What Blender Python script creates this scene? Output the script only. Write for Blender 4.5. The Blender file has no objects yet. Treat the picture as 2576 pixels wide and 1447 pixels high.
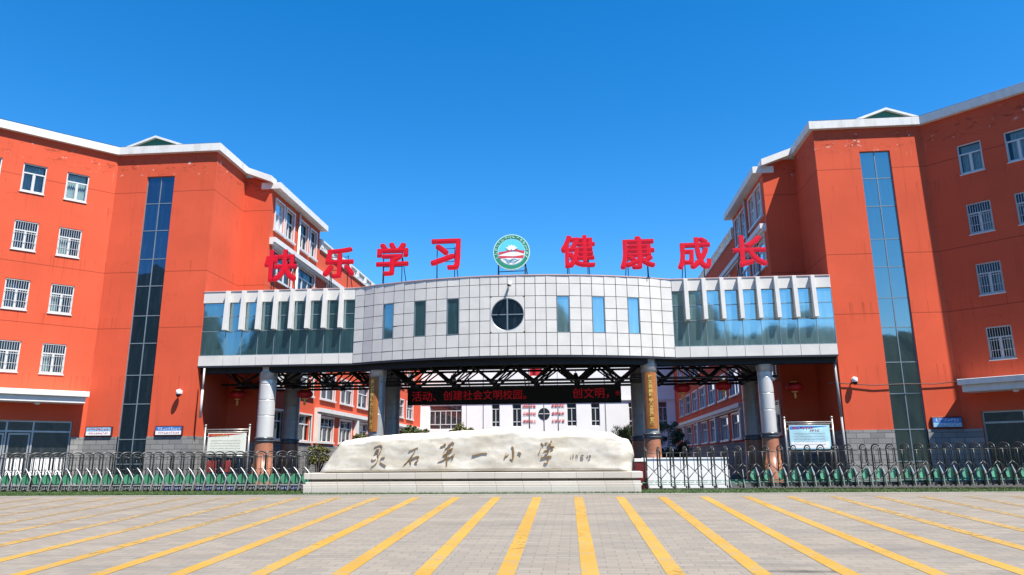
import bpy, bmesh, math, random
from mathutils import Vector, Matrix
random.seed(7)
C = bpy.context.scene
COL = C.collection
R = math.radians
# ------------------------------------------------------------------ camera, sky, sun, exposure
EYE = 1.11
def camera():
    P, ROLL, YAW = R(13.3), R(0.39), R(5.0)
    f = Vector((-math.sin(YAW)*math.cos(P), math.cos(YAW)*math.cos(P), math.sin(P)))
    r0 = Vector((math.cos(YAW), math.sin(YAW), 0)); u0 = r0.cross(f)
    r = r0*math.cos(ROLL) - u0*math.sin(ROLL); u = u0*math.cos(ROLL) + r0*math.sin(ROLL)
    cd = bpy.data.cameras.new('camera'); cd.sensor_width = 36; cd.lens = 36*1827/2576
    cd.clip_start = .1; cd.clip_end = 6000
    o = bpy.data.objects.new('camera', cd); COL.objects.link(o)
    m = Matrix((r, u, -f)).transposed().to_4x4(); m.translation = (0, 0, EYE)
    o.matrix_world = m
    C.camera = o
camera()
SUN = Vector((.357, -.340, .87)).normalized()
SKY_STRENGTH, SUN_STRENGTH, EXPOSURE = .115, 4.5, 1.08
w = bpy.data.worlds.new('World'); C.world = w; w.use_nodes = True
nt = w.node_tree
sky = nt.nodes.new('ShaderNodeTexSky'); sky.sky_type = 'NISHITA'; sky.sun_disc = False
sky.sun_elevation = math.asin(SUN.z); sky.sun_rotation = math.atan2(SUN.x, SUN.y)
sky.altitude = 900; sky.air_density = 1.0; sky.dust_density = .25; sky.ozone_density = 3.0
hs = nt.nodes.new('ShaderNodeHueSaturation'); hs.inputs['Saturation'].default_value = 1.39
nt.links.new(sky.outputs[0], hs.inputs['Color'])
nt.links.new(hs.outputs[0], nt.nodes['Background'].inputs['Color'])
nt.nodes['Background'].inputs['Strength'].default_value = SKY_STRENGTH
sl = bpy.data.lights.new('sun', 'SUN'); sl.energy = SUN_STRENGTH; sl.angle = R(.5); sl.color = (1, .94, .84)
so = bpy.data.objects.new('sun', sl); COL.objects.link(so)
so.rotation_euler = SUN.to_track_quat('Z', 'Y').to_euler(); so.location = SUN*60
C.view_settings.view_transform = 'Standard'; C.view_settings.look = 'None'
C.view_settings.exposure = EXPOSURE; C.view_settings.gamma = 1
C.render.engine = 'CYCLES'

# ------------------------------------------------------------------ materials
def nodes(name):
    m = bpy.data.materials.new(name); m.use_nodes = True
    t = m.node_tree
    return m, t, t.nodes['Principled BSDF']
def N(t, kind, **kw):
    n = t.nodes.new(kind)
    for k, v in kw.items():
        if k in n.inputs: n.inputs[k].default_value = v
        else: setattr(n, k, v)
    return n
def L(t, a, b): t.links.new(a, b)
def col4(c): return (c[0], c[1], c[2], 1)
def math_(t, op, a, b=None, clamp=False):
    n = t.nodes.new('ShaderNodeMath'); n.operation = op; n.use_clamp = clamp
    for i, v in enumerate((a, b)):
        if v is None: continue
        if isinstance(v, (int, float)): n.inputs[i].default_value = v
        else: L(t, v, n.inputs[i])
    return n.outputs[0]
def mixc(t, fac, a, b):
    n = t.nodes.new('ShaderNodeMix'); n.data_type = 'RGBA'
    for s, v in ((n.inputs[0], fac), (n.inputs[6], a), (n.inputs[7], b)):
        if isinstance(v, (int, float)): s.default_value = v
        elif isinstance(v, tuple): s.default_value = col4(v)
        else: L(t, v, s)
    return n.outputs[2]
def posn(t, scale=(1, 1, 1)):
    g = t.nodes.new('ShaderNodeNewGeometry')
    mp = t.nodes.new('ShaderNodeMapping'); mp.inputs['Scale'].default_value = scale
    L(t, g.outputs['Position'], mp.inputs['Vector'])
    return mp.outputs[0]
def noise(t, vec, scale, detail=4, rough=.55):
    n = N(t, 'ShaderNodeTexNoise', Scale=scale, Detail=detail, Roughness=rough)
    L(t, vec, n.inputs['Vector'])
    return n.outputs[0]
def ramp(t, v, a, b):
    n = t.nodes.new('ShaderNodeMapRange'); n.inputs[1].default_value = a; n.inputs[2].default_value = b
    n.clamp = True; L(t, v, n.inputs[0]); return n.outputs[0]
def bump(t, b, height, strength=.3, dist=.02):
    n = N(t, 'ShaderNodeBump', Strength=strength, Distance=dist); L(t, height, n.inputs['Height'])
    L(t, n.outputs[0], b.inputs['Normal'])

def plain(name, color, rough=.5, metal=0., var=.12, vscale=3., bmp=0., bscale=40., spec=.5):
    m, t, b = nodes(name)
    v = noise(t, posn(t), vscale)
    c2 = tuple(x*(1-var) for x in color); c1 = tuple(min(1, x*(1+var*.6)) for x in color)
    L(t, mixc(t, ramp(t, v, .3, .7), c2, c1), b.inputs['Base Color'])
    b.inputs['Roughness'].default_value = rough; b.inputs['Metallic'].default_value = metal
    b.inputs['Specular IOR Level'].default_value = spec
    if bmp: bump(t, b, noise(t, posn(t), bscale), bmp)
    return m

def stucco(name, color):
    m, t, b = nodes(name)
    p = posn(t)
    sep = t.nodes.new('ShaderNodeSeparateXYZ'); L(t, p, sep.inputs[0]); z = sep.outputs[2]
    big = noise(t, p, .35, 5); fine = noise(t, p, 9, 5, .7)
    c = mixc(t, ramp(t, big, .3, .7), tuple(x*.88 for x in color), tuple(x*1.07 for x in color))
    c = mixc(t, math_(t, 'MULTIPLY', ramp(t, fine, .55, .8), .16), c, tuple(x*.6 for x in color))
    # rain streaks that run down the render
    st = noise(t, posn(t, (2.6, 2.6, .13)), 1.6, 5, .65)
    c = mixc(t, math_(t, 'MULTIPLY', ramp(t, st, .57, .75), .30), c, (color[0]*.5, color[1]*.5, color[2]*.55))
    # hairline cracks in a few places
    ck = N(t, 'ShaderNodeTexVoronoi', Scale=.55); ck.feature = 'DISTANCE_TO_EDGE'
    dn = N(t, 'ShaderNodeTexNoise', Scale=1.7, Detail=5); L(t, p, dn.inputs['Vector'])
    vm = t.nodes.new('ShaderNodeVectorMath'); vm.operation = 'ADD'
    L(t, posn(t, (1, 1, 1.9)), vm.inputs[0]); L(t, dn.outputs[1], vm.inputs[1]); L(t, vm.outputs[0], ck.inputs['Vector'])
    cm = math_(t, 'MULTIPLY', math_(t, 'LESS_THAN', ck.outputs[0], .006), ramp(t, noise(t, p, .5), .58, .62))
    c = mixc(t, math_(t, 'MULTIPLY', cm, .35), c, tuple(x*.4 for x in color))
    # expansion joints at fixed heights
    lines = None
    for zi, hw in ((14.93, .022), (10.58, .022), (7.66, .022)):
        k = math_(t, 'LESS_THAN', math_(t, 'ABSOLUTE', math_(t, 'SUBTRACT', z, zi)), hw)
        lines = k if lines is None else math_(t, 'ADD', lines, k)
    c = mixc(t, math_(t, 'MULTIPLY', lines, .62), c, tuple(x*.35 for x in color))
    # flaked paint in a belt under the parapet: bare plaster and dark damp patches
    belt = math_(t, 'MULTIPLY', ramp(t, z, 15.75, 16.3), math_(t, 'SUBTRACT', 1, ramp(t, z, 16.6, 17.0)))
    fl = noise(t, posn(t, (1, 1, 2.2)), 2.3, 7, .7)
    c = mixc(t, math_(t, 'MULTIPLY', ramp(t, fl, .565, .60), math_(t, 'MULTIPLY', belt, .75)), c, (color[0]*.45, color[1]*.5, color[2]*.5))
    f2 = noise(t, posn(t, (1.2, 1.2, 1.7)), 1.9, 6, .7)
    c = mixc(t, math_(t, 'MULTIPLY', ramp(t, f2, .635, .65), belt), c, (.62, .56, .5))
    # dirt runs below the sill lines of the splayed fronts
    run = noise(t, posn(t, (7, 7, .12)), 1.3, 4, .6)
    for zs in (14.1, 11.15, 8.22, 5.25):
        f = math_(t, 'MULTIPLY', math_(t, 'LESS_THAN', z, zs), ramp(t, z, zs-1.15, zs-.1))
        c = mixc(t, math_(t, 'MULTIPLY', math_(t, 'MULTIPLY', f, ramp(t, run, .56, .68)), .5), c, (color[0]*.45, color[1]*.42, color[2]*.45))
    # pale lime drips below the damp belt
    dr = noise(t, posn(t, (6.5, 6.5, .35)), 1.0, 5, .7)
    f = math_(t, 'MULTIPLY', ramp(t, z, 15.0, 15.9), math_(t, 'LESS_THAN', z, 16.15))
    c = mixc(t, math_(t, 'MULTIPLY', math_(t, 'MULTIPLY', f, ramp(t, dr, .66, .72)), .7), c, (.62, .42, .33))
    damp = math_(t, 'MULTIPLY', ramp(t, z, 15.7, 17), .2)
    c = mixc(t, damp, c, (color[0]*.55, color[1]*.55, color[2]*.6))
    L(t, c, b.inputs['Base Color']); b.inputs['Roughness'].default_value = .88
    b.inputs['Specular IOR Level'].default_value = .2
    bump(t, b, math_(t, 'ADD', math_(t, 'MULTIPLY', lines, -2.0), noise(t, p, 30, 3)), .25, .015)
    return m

def stained_white(name, color):
    m, t, b = nodes(name)
    p = posn(t)
    st = noise(t, posn(t, (2.2, 2.2, .5)), 1.3, 6, .7)
    c = mixc(t, math_(t, 'MULTIPLY', ramp(t, st, .48, .70), .6), color, (.42, .40, .36))
    fl = noise(t, posn(t, (1, 1, 1.6)), 3.2, 7, .72)
    c = mixc(t, math_(t, 'MULTIPLY', ramp(t, fl, .64, .68), .8), c, (.34, .31, .27))
    L(t, c, b.inputs['Base Color']); b.inputs['Roughness'].default_value = .8
    bump(t, b, fl, .2, .02)
    return m

def glossy_glass(name, body, tint, refl, rough=.015, wave=.0):
    m, t, b = nodes(name)
    b.inputs['Base Color'].default_value = col4(body); b.inputs['Roughness'].default_value = .25
    g = N(t, 'ShaderNodeBsdfGlossy', Roughness=rough); g.inputs['Color'].default_value = col4(tint)
    lw = N(t, 'ShaderNodeLayerWeight', Blend=.35)
    fac = math_(t, 'ADD', math_(t, 'MULTIPLY', lw.outputs['Fresnel'], 1-refl), refl, True)
    mx = t.nodes.new('ShaderNodeMixShader'); L(t, fac, mx.inputs[0]); L(t, b.outputs[0], mx.inputs[1]); L(t, g.outputs[0], mx.inputs[2])
    if wave:
        bn = N(t, 'ShaderNodeBump', Strength=wave, Distance=.05); L(t, noise(t, posn(t), .9, 2), bn.inputs['Height'])
        L(t, bn.outputs[0], g.inputs['Normal'])
    # grime film, streaked downward
    L(t, mixc(t, ramp(t, noise(t, posn(t, (5, 5, .5)), 1.2, 5), .5, .75), body, tuple(x*2.2+.012 for x in body)), b.inputs['Base Color'])
    L(t, mx.outputs[0], t.nodes['Material Output'].inputs['Surface'])
    return m

def clear_glass(name, tint=(.55, .68, .7), refl=.12):
    m, t, b = nodes(name)
    tr = t.nodes.new('ShaderNodeBsdfTransparent'); tr.inputs['Color'].default_value = col4(tint)
    g = N(t, 'ShaderNodeBsdfGlossy', Roughness=.02); g.inputs['Color'].default_value = (.85, .93, 1, 1)
    lw = N(t, 'ShaderNodeLayerWeight', Blend=.18)
    fac = math_(t, 'ADD', math_(t, 'MULTIPLY', lw.outputs['Fresnel'], 1-refl), refl, True)
    mx = t.nodes.new('ShaderNodeMixShader'); L(t, fac, mx.inputs[0]); L(t, tr.outputs[0], mx.inputs[1]); L(t, g.outputs[0], mx.inputs[2])
    L(t, mx.outputs[0], t.nodes['Material Output'].inputs['Surface'])
    return m

def masonry(name, c1, c2, mortar, scale, bw, bh, msize=.012, vert='xz', rough=.85, bmp=.5, var=.3):
    m, t, b = nodes(name)
    p = posn(t)
    sep = t.nodes.new('ShaderNodeSeparateXYZ'); L(t, p, sep.inputs[0])
    cmb = t.nodes.new('ShaderNodeCombineXYZ')
    if vert == 'xz':
        L(t, math_(t, 'ADD', sep.outputs[0], sep.outputs[1]), cmb.inputs[0]); L(t, sep.outputs[2], cmb.inputs[1])
    else:
        L(t, sep.outputs[0], cmb.inputs[0]); L(t, sep.outputs[1], cmb.inputs[1])
    br = N(t, 'ShaderNodeTexBrick', Scale=scale); L(t, cmb.outputs[0], br.inputs['Vector'])
    br.inputs['Color1'].default_value = col4(c1); br.inputs['Color2'].default_value = col4(c2); br.inputs['Mortar'].default_value = col4(mortar)
    br.inputs['Mortar Size'].default_value = msize; br.inputs['Brick Width'].default_value = bw; br.inputs['Row Height'].default_value = bh
    br.inputs['Bias'].default_value = 0
    n1 = noise(t, p, .5, 6, .6); n2 = noise(t, p, 14, 4, .7)
    c = mixc(t, math_(t, 'MULTIPLY', ramp(t, n1, .35, .7), var), br.outputs[0], tuple(x*.62 for x in c1))
    c = mixc(t, math_(t, 'MULTIPLY', ramp(t, n2, .55, .8), .3), c, tuple(x*.55 for x in c1))
    L(t, c, b.inputs['Base Color']); b.inputs['Roughness'].default_value = rough
    b.inputs['Specular IOR Level'].default_value = .25
    bump(t, b, math_(t, 'ADD', math_(t, 'MULTIPLY', br.outputs['Fac'], -1.0), math_(t, 'MULTIPLY', n2, .6)), bmp, .02)
    return m, t, b, c, sep

M = {}
RED = (.61, .094, .043)
M['stucco'] = stucco('red_stucco', RED)
M['parapet'] = stained_white('flaking_white_paint', (.66, .65, .62))
M['white_trim'] = plain('white_trim_paint', (.66, .65, .62), .6, var=.1, vscale=2)
M['upvc'] = plain('white_window_plastic', (.60, .61, .60), .35, var=.05)
M['bar'] = plain('white_enamelled_steel', (.50, .51, .51), .4, var=.05)
M['interior'] = plain('dark_room', (.03, .032, .035), .9, var=.3)
M['curtain'] = plain('pale_curtain', (.42, .47, .45), .9, var=.2, vscale=1.5)
M['pane'] = clear_glass('window_glass', (.72, .82, .83), .05)
M['dark_pane'] = glossy_glass('dark_window_glass', (.018, .022, .025), (.75, .85, .92), .10)
M['strip_dim_sky'] = glossy_glass('curtain_wall_glass_dim_sky', (.004, .009, .016), (.20, .30, .42), .32, wave=.03)  # dim sky reflection put into the tint, darker copy of the stair glass
M['strip_bright_sky'] = glossy_glass('curtain_wall_glass_bright_sky', (.006, .016, .024), (.60, .62, .56), .56, rough=.03, wave=.05)  # brighter sky reflection put into the tint of the same stair glass
M['wing_glass_left'] = glossy_glass('teal_glass_dim_sky', (.02, .055, .068), (.60, .72, .74), .42, rough=.045, wave=.06)  # dimmer reflection put into the colour of the left bridge panes
M['wing_glass_right'] = glossy_glass('teal_glass_bright_sky', (.09, .16, .175), (.86, .92, .86), .52, rough=.05, wave=.05)  # bright hazy reflection put into the body colour of the right panes
M['mullion'] = plain('grey_aluminium_mullion', (.22, .27, .30), .4, .3)
M['alu'] = plain('silver_aluminium_frame', (.42, .43, .43), .35, .5)
M['plinth'] = masonry('grey_stone_courses', (.20, .20, .195), (.29, .285, .27), (.09, .09, .09), 1, .62, .24, .012)[0]
M['clad'] = plain('white_aluminium_panel', (.62, .60, .56), .4, .0, var=.08, vscale=1.5)
M['joint'] = plain('grey_panel_joint', (.16, .155, .15), .8, var=.1)
M['black'] = plain('black_steel', (.010, .010, .011), .55, .0, var=.2)
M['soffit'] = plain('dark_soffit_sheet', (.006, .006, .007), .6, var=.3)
M['coping'] = plain('pinkish_coping', (.55, .36, .33), .6, var=.1)
M['roof'] = plain('grey_roof_membrane', (.22, .22, .22), .9, var=.2)
M['green_roof'] = plain('green_roof_metal', (.03, .17, .10), .45, .0, var=.15)
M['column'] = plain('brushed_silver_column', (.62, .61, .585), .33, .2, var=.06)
M['column_shaded'] = plain('shaded_silver_column', (.34, .345, .34), .36, .2)  # column silver darkened in colour for shade on inner and rear columns
M['granite'] = plain('orange_granite', (.36, .15, .085), .35, var=.2, vscale=12)
M['collar'] = plain('dark_grey_collar', (.10, .11, .12), .3, .3)
M['plaque'] = plain('brown_lacquered_board', (.36, .13, .032), .32, var=.12)
M['gold'] = plain('gold_lettering', (.85, .55, .16), .3, .35, var=.05)
M['red_letter'] = plain('red_letter_enamel', (.66, .004, .012), .32, var=.06)
M['red_side'] = plain('dark_red_letter_edge', (.30, .004, .03), .45)
M['lantern'] = plain('red_lantern_silk', (.55, .015, .02), .5, var=.15)
M['steel'] = plain('dark_angle_steel', (.03, .033, .045), .5, .3)
M['gate_dark'] = plain('dark_grey_gate_tube', (.07, .072, .068), .35, .5, var=.2, vscale=8)
M['gate_silver'] = plain('polished_steel_tube', (.46, .47, .46), .32, .3, var=.1, vscale=8)
M['gate_green'] = plain('green_gate_panel', (.07, .27, .15), .35, var=.22, vscale=1.3)
M['gate_board'] = plain('dark_gate_board', (.03, .032, .035), .4, var=.3)
M['gate_blue'] = plain('blue_gate_board', (.02, .035, .17), .4, var=.3)
M['white'] = plain('white_print', (.80, .80, .80), .5, var=.03)
M['led_case'] = plain('black_screen', (.006, .006, .007), .5)
M['hall'] = plain('white_hall_render', (.80, .80, .79), .8, var=.06, vscale=.4)
M['seam'] = plain('grey_hall_seam', (.2, .2, .21), .7)
M['camera_white'] = plain('white_camera_shell', (.8, .8, .8), .3, var=.03)
M['pipe'] = plain('pale_downpipe', (.55, .52, .50), .5, var=.1)
M['pipe_grey'] = plain('grey_downpipe', (.30, .30, .31), .5, var=.1)
M['trunk'] = plain('bark', (.09, .06, .04), .9, var=.3, vscale=9, bmp=.5)
M['cable'] = plain('black_cable', (.05, .03, .03), .6)

def emitter(name, color, s):
    m, t, b = nodes(name)
    b.inputs['Base Color'].default_value = col4(tuple(x*.08 for x in color))
    b.inputs['Emission Color'].default_value = col4(color); b.inputs['Emission Strength'].default_value = s
    return m
M['led_red'] = emitter('red_led', (1, .012, .03), .075)

def leaf(name, a, bcol):
    m, t, b = nodes(name)
    oi = noise(t, posn(t), 2.2, 3); o2 = noise(t, posn(t), 19, 2)
    c = mixc(t, ramp(t, oi, .35, .65), a, bcol)
    c = mixc(t, ramp(t, o2, .45, .7), c, tuple(x*1.5 for x in bcol))
    L(t, c, b.inputs['Base Color']); b.inputs['Roughness'].default_value = .55
    return m
def matte_leaf(name, a, b_):
    m = leaf(name, a, b_); b = m.node_tree.nodes['Principled BSDF']; b.inputs['Roughness'].default_value = 1; b.inputs['Specular IOR Level'].default_value = 0
    return m
M['leaf'] = leaf('hedge_leaf', (.035, .065, .018), (.075, .10, .025))
M['leaf_yellow'] = leaf('yellow_green_leaf', (.06, .075, .02), (.13, .13, .035))
M['needle'] = leaf('pine_needle', (.022, .05, .02), (.05, .075, .03))
M['turf'] = leaf('artificial_turf', (.022, .052, .008), (.04, .072, .012))

# white marble of the name stone, with ochre veins
def marble():
    m, t, b = nodes('cream_marble')
    p = posn(t)
    n1 = noise(t, posn(t, (.7, 1, 1.5)), 1.1, 7, .62)
    c = mixc(t, ramp(t, n1, .40, .60), (.50, .455, .37), (.65, .62, .54))
    n2 = noise(t, posn(t, (.45, 1, 1.9)), 1.6, 6, .6)
    c = mixc(t, math_(t, 'MULTIPLY', ramp(t, n2, .56, .70), .5), c, (.44, .385, .27))
    n3 = noise(t, p, 7, 6, .7)
    c = mixc(t, math_(t, 'MULTIPLY', ramp(t, n3, .55, .72), .5), c, (.38, .34, .29))
    L(t, c, b.inputs['Base Color']); b.inputs['Roughness'].default_value = .65
    bump(t, b, math_(t, 'ADD', math_(t, 'MULTIPLY', n1, 1.5), n3), .22, .03)
    return m
M['marble'] = marble()
M['plinth_stone'] = masonry('cream_plinth_blocks', (.52, .475, .41), (.60, .565, .50), (.2, .16, .12), 1, .95, 1.4, .006, var=.25, bmp=.2)[0]
M['ink'] = plain('brown_carved_ink', (.30, .17, .05), .7, var=.3, vscale=14)
M['ink_pale'] = plain('faint_grey_carving', (.42, .40, .37), .8)

# plaza: small grey setts with stains
def plaza_mat():
    m, t, b, c, sep = masonry('plaza_setts', (.268, .236, .192), (.222, .197, .163), (.165, .147, .122), 1, .42, .21, .010, 'xy', .85, .35, .22)
    p = posn(t)
    st = noise(t, posn(t, (.5, 1.6, 1)), .45, 6, .62)
    c = mixc(t, math_(t, 'MULTIPLY', ramp(t, st, .52, .70), .28), c, (.25, .20, .155))
    st2 = noise(t, posn(t, (.35, 2.4, 1)), .8, 6, .65)
    c = mixc(t, math_(t, 'MULTIPLY', ramp(t, st2, .52, .68), .5), c, (.125, .115, .105))
    tw = noise(t, posn(t, (.10, 3.2, 1)), .9, 5, .6)
    c = mixc(t, math_(t, 'MULTIPLY', ramp(t, tw, .55, .66), .35), c, (.30, .27, .225))
    pv = N(t, 'ShaderNodeTexVoronoi', Scale=.9); L(t, p, pv.inputs['Vector'])
    ps = t.nodes.new('ShaderNodeSeparateColor'); L(t, pv.outputs['Color'], ps.inputs[0])
    c = mixc(t, math_(t, 'MULTIPLY', ramp(t, ps.outputs[0], .72, .95), .22), c, (.14, .13, .12))
    g = noise(t, p, 60, 3, .7)
    c = mixc(t, math_(t, 'MULTIPLY', ramp(t, g, .5, .75), .35), c, (.10, .093, .085))
    # one oily patch on the right of the parking bays
    ox = math_(t, 'DIVIDE', math_(t, 'SUBTRACT', sep.outputs[0], 3.55), 1.0)
    oy = math_(t, 'DIVIDE', math_(t, 'SUBTRACT', sep.outputs[1], 12.62), .16)
    d = math_(t, 'ADD', math_(t, 'POWER', ox, 2), math_(t, 'POWER', oy, 2))
    d = math_(t, 'ADD', d, math_(t, 'MULTIPLY', noise(t, p, 3.0, 5), 1.6))
    c = mixc(t, math_(t, 'MULTIPLY', math_(t, 'SUBTRACT', 1, ramp(t, d, .8, 1.7)), .75), c, (.045, .042, .038))
    L(t, c, b.inputs['Base Color'])
    return m
M['plaza'] = plaza_mat()
def paint_mat():
    m, t, b = nodes('worn_yellow_paint')
    p = posn(t)
    n = noise(t, posn(t, (.9, 1.6, 1)), 2.6, 8, .75)
    c = mixc(t, ramp(t, noise(t, p, .6, 4), .35, .65), (.37, .205, .02), (.41, .245, .034))
    sx = t.nodes.new('ShaderNodeSeparateXYZ'); L(t, p, sx.inputs[0])
    c = mixc(t, math_(t, 'MULTIPLY', math_(t, 'MULTIPLY', math_(t, 'ADD', ramp(t, sx.outputs[0], -5, -11), ramp(t, sx.outputs[0], 5, 11), True), ramp(t, sx.outputs[1], 14, 19)), .62), c, (.27, .215, .14))
    c = mixc(t, math_(t, 'MULTIPLY', ramp(t, n, .50, .64), .8), c, (.26, .21, .125))
    br = noise(t, p, 30, 3); c = mixc(t, math_(t, 'MULTIPLY', ramp(t, br, .6, .75), .4), c, (.17, .12, .05))
    L(t, c, b.inputs['Base Color']); b.inputs['Roughness'].default_value = .75
    # worn through to the setts in places
    hole = math_(t, 'ADD', noise(t, posn(t, (1, 1, 1)), 5, 8, .8), math_(t, 'MULTIPLY', noise(t, p, .45, 3), .35))
    far = math_(t, 'MULTIPLY', math_(t, 'ADD', ramp(t, sx.outputs[0], -4, -12), ramp(t, sx.outputs[0], 4, 12), True), ramp(t, sx.outputs[1], 12, 20))
    hole = math_(t, 'ADD', hole, math_(t, 'MULTIPLY', far, .15))
    tr = t.nodes.new('ShaderNodeBsdfTransparent'); mx = t.nodes.new('ShaderNodeMixShader')
    L(t, math_(t, 'MULTIPLY', ramp(t, hole, .755, .87), .75), mx.inputs[0]); L(t, b.outputs[0], mx.inputs[1]); L(t, tr.outputs[0], mx.inputs[2])
    L(t, mx.outputs[0], t.nodes['Material Output'].inputs['Surface'])
    return m
M['yellow'] = paint_mat()
M['hill'] = matte_leaf('hillside_wood', (.03, .045, .045), (.055, .075, .065))  # distance haze put into the bluish wood colour

# ------------------------------------------------------------------ mesh helpers
ORG = {}
class MB:
    """collects shapes in world coordinates and links them as ONE mesh object"""
    def __init__(s): s.v = []; s.f = []; s.sm = []
    def face(s, pts, smooth=False):
        b = len(s.v); s.v += [tuple(p) for p in pts]; s.f.append(tuple(range(b, b+len(pts)))); s.sm.append(smooth)
        return s
    def grid(s, rows, closed=False, smooth=True):
        b = len(s.v); n = len(rows[0])
        for r in rows: s.v += [tuple(p) for p in r]
        for i in range(len(rows)-1):
            for j in range(n if closed else n-1):
                k = (j+1) % n
                s.f.append((b+i*n+j, b+i*n+k, b+(i+1)*n+k, b+(i+1)*n+j)); s.sm.append(smooth)
        return s
    def hexa(s, p):       # 8 corners: bottom ring 0-3, top ring 4-7
        b = len(s.v); s.v += [tuple(q) for q in p]
        for q in ((0, 3, 2, 1), (4, 5, 6, 7), (0, 1, 5, 4), (1, 2, 6, 5), (2, 3, 7, 6), (3, 0, 4, 7)):
            s.f.append(tuple(b+i for i in q)); s.sm.append(False)
        return s
    def box(s, x0, x1, y0, y1, z0, z1):
        return s.hexa([(x0, y0, z0), (x1, y0, z0), (x1, y1, z0), (x0, y1, z0), (x0, y0, z1), (x1, y0, z1), (x1, y1, z1), (x0, y1, z1)])
    def fbox(s, F, t0, t1, o0, o1, z0, z1):
        q = [F(t0, o0), F(t1, o0), F(t1, o1), F(t0, o1)]
        return s.hexa([(a, b, z0) for a, b in q]+[(a, b, z1) for a, b in q])
    def tube(s, pts, r, n=8, caps=True):
        pts = [Vector(p) for p in pts]; rs = r if isinstance(r, (list, tuple)) else [r]*len(pts)
        rows = []; up = None
        for i, p in enumerate(pts):
            d = (pts[min(i+1, len(pts)-1)] - pts[max(i-1, 0)]).normalized()
            if up is None or abs(up.dot(d)) > .98:
                up = Vector((0, 0, 1)) if abs(d.z) < .9 else Vector((0, 1, 0))
            a = d.cross(up).normalized(); b2 = a.cross(d).normalized(); up = b2
            rows.append([p + (a*math.cos(2*math.pi*k/n)+b2*math.sin(2*math.pi*k/n))*rs[i] for k in range(n)])
        s.grid(rows, True)
        if caps: s.face(rows[0][::-1]); s.face(rows[-1])
        return s
    def lathe(s, c, prof, n=32, smooth=True):
        rows = [[(c[0]+r*math.cos(2*math.pi*k/n), c[1]+r*math.sin(2*math.pi*k/n), c[2]+z) for k in range(n)] for r, z in prof]
        s.grid(rows, True, smooth)
        return s
    def prism(s, pts, off):   # polygon extruded by the vector off
        o = Vector(off); a = [Vector(p) for p in pts]; b = [p+o for p in a]
        s.face(a); s.face(b[::-1])
        for i in range(len(a)):
            j = (i+1) % len(a); s.face([a[i], a[j], b[j], b[i]])
        return s
    def ball(s, c, r, n=10, m=7):
        rows = []
        for i in range(m+1):
            th = math.pi*i/m
            rows.append([(c[0]+r[0]*math.sin(th)*math.cos(2*math.pi*k/n), c[1]+r[1]*math.sin(th)*math.sin(2*math.pi*k/n), c[2]+r[2]*math.cos(th)) for k in range(n)])
        return s.grid(rows, True)
    def mesh(s, name, org=(0, 0, 0), bev=0):
        me = bpy.data.meshes.new(name)
        me.from_pydata([(v[0]-org[0], v[1]-org[1], v[2]-org[2]) for v in s.v], [], s.f)
        me.polygons.foreach_set('use_smooth', s.sm)
        bm = bmesh.new(); bm.from_mesh(me)
        bmesh.ops.remove_doubles(bm, verts=bm.verts, dist=1e-4) if any(s.sm) else None
        bmesh.ops.recalc_face_normals(bm, faces=bm.faces)
        if bev:
            bmesh.ops.remove_doubles(bm, verts=bm.verts, dist=1e-4)
            ed = [e for e in bm.edges if len(e.link_faces) == 2 and e.calc_face_angle(0) > .6]
            bmesh.ops.bevel(bm, geom=ed, offset=bev, segments=1, affect='EDGES')
        bm.to_mesh(me); bm.free()
        return me
    def build(s, name, mat, parent=None, org=None, bev=0):
        if org is None: org = ORG[parent] if parent is not None else (0, 0, 0)
        me = s.mesh(name, org, bev)
        return place(name, me, mat, parent, org)
def place(name, me, mat, parent=None, org=(0, 0, 0)):
    o = bpy.data.objects.new(name, me); COL.objects.link(o)
    if mat is not None and not me.materials: me.materials.append(M[mat] if isinstance(mat, str) else mat)
    ORG[o] = org
    if parent is not None:
        o.parent = parent; p = ORG[parent]; o.location = (org[0]-p[0], org[1]-p[1], org[2]-p[2])
    else: o.location = org
    return o
def tag(o, label=None, cat=None, group=None, kind=None):
    if label: o['label'] = label
    if cat: o['category'] = cat
    if group: o['group'] = group
    if kind: o['kind'] = kind
    return o
def thing(name, loc, label, cat, group=None):
    o = bpy.data.objects.new(name, None); COL.objects.link(o); o.location = loc; ORG[o] = loc
    o.empty_display_size = .3
    return tag(o, label, cat, group)
def structure(o, label=None):
    o['kind'] = 'structure'
    if label: o['label'] = label
    return o
def frame(o, d, n):
    dl = math.hypot(*d); d = (d[0]/dl, d[1]/dl); nl = math.hypot(*n); n = (n[0]/nl, n[1]/nl)
    return lambda t, out=0: (o[0]+d[0]*t+n[0]*out, o[1]+d[1]*t+n[1]*out)
def P(F, t, out, z): a, b = F(t, out); return (a, b, z)
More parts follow.
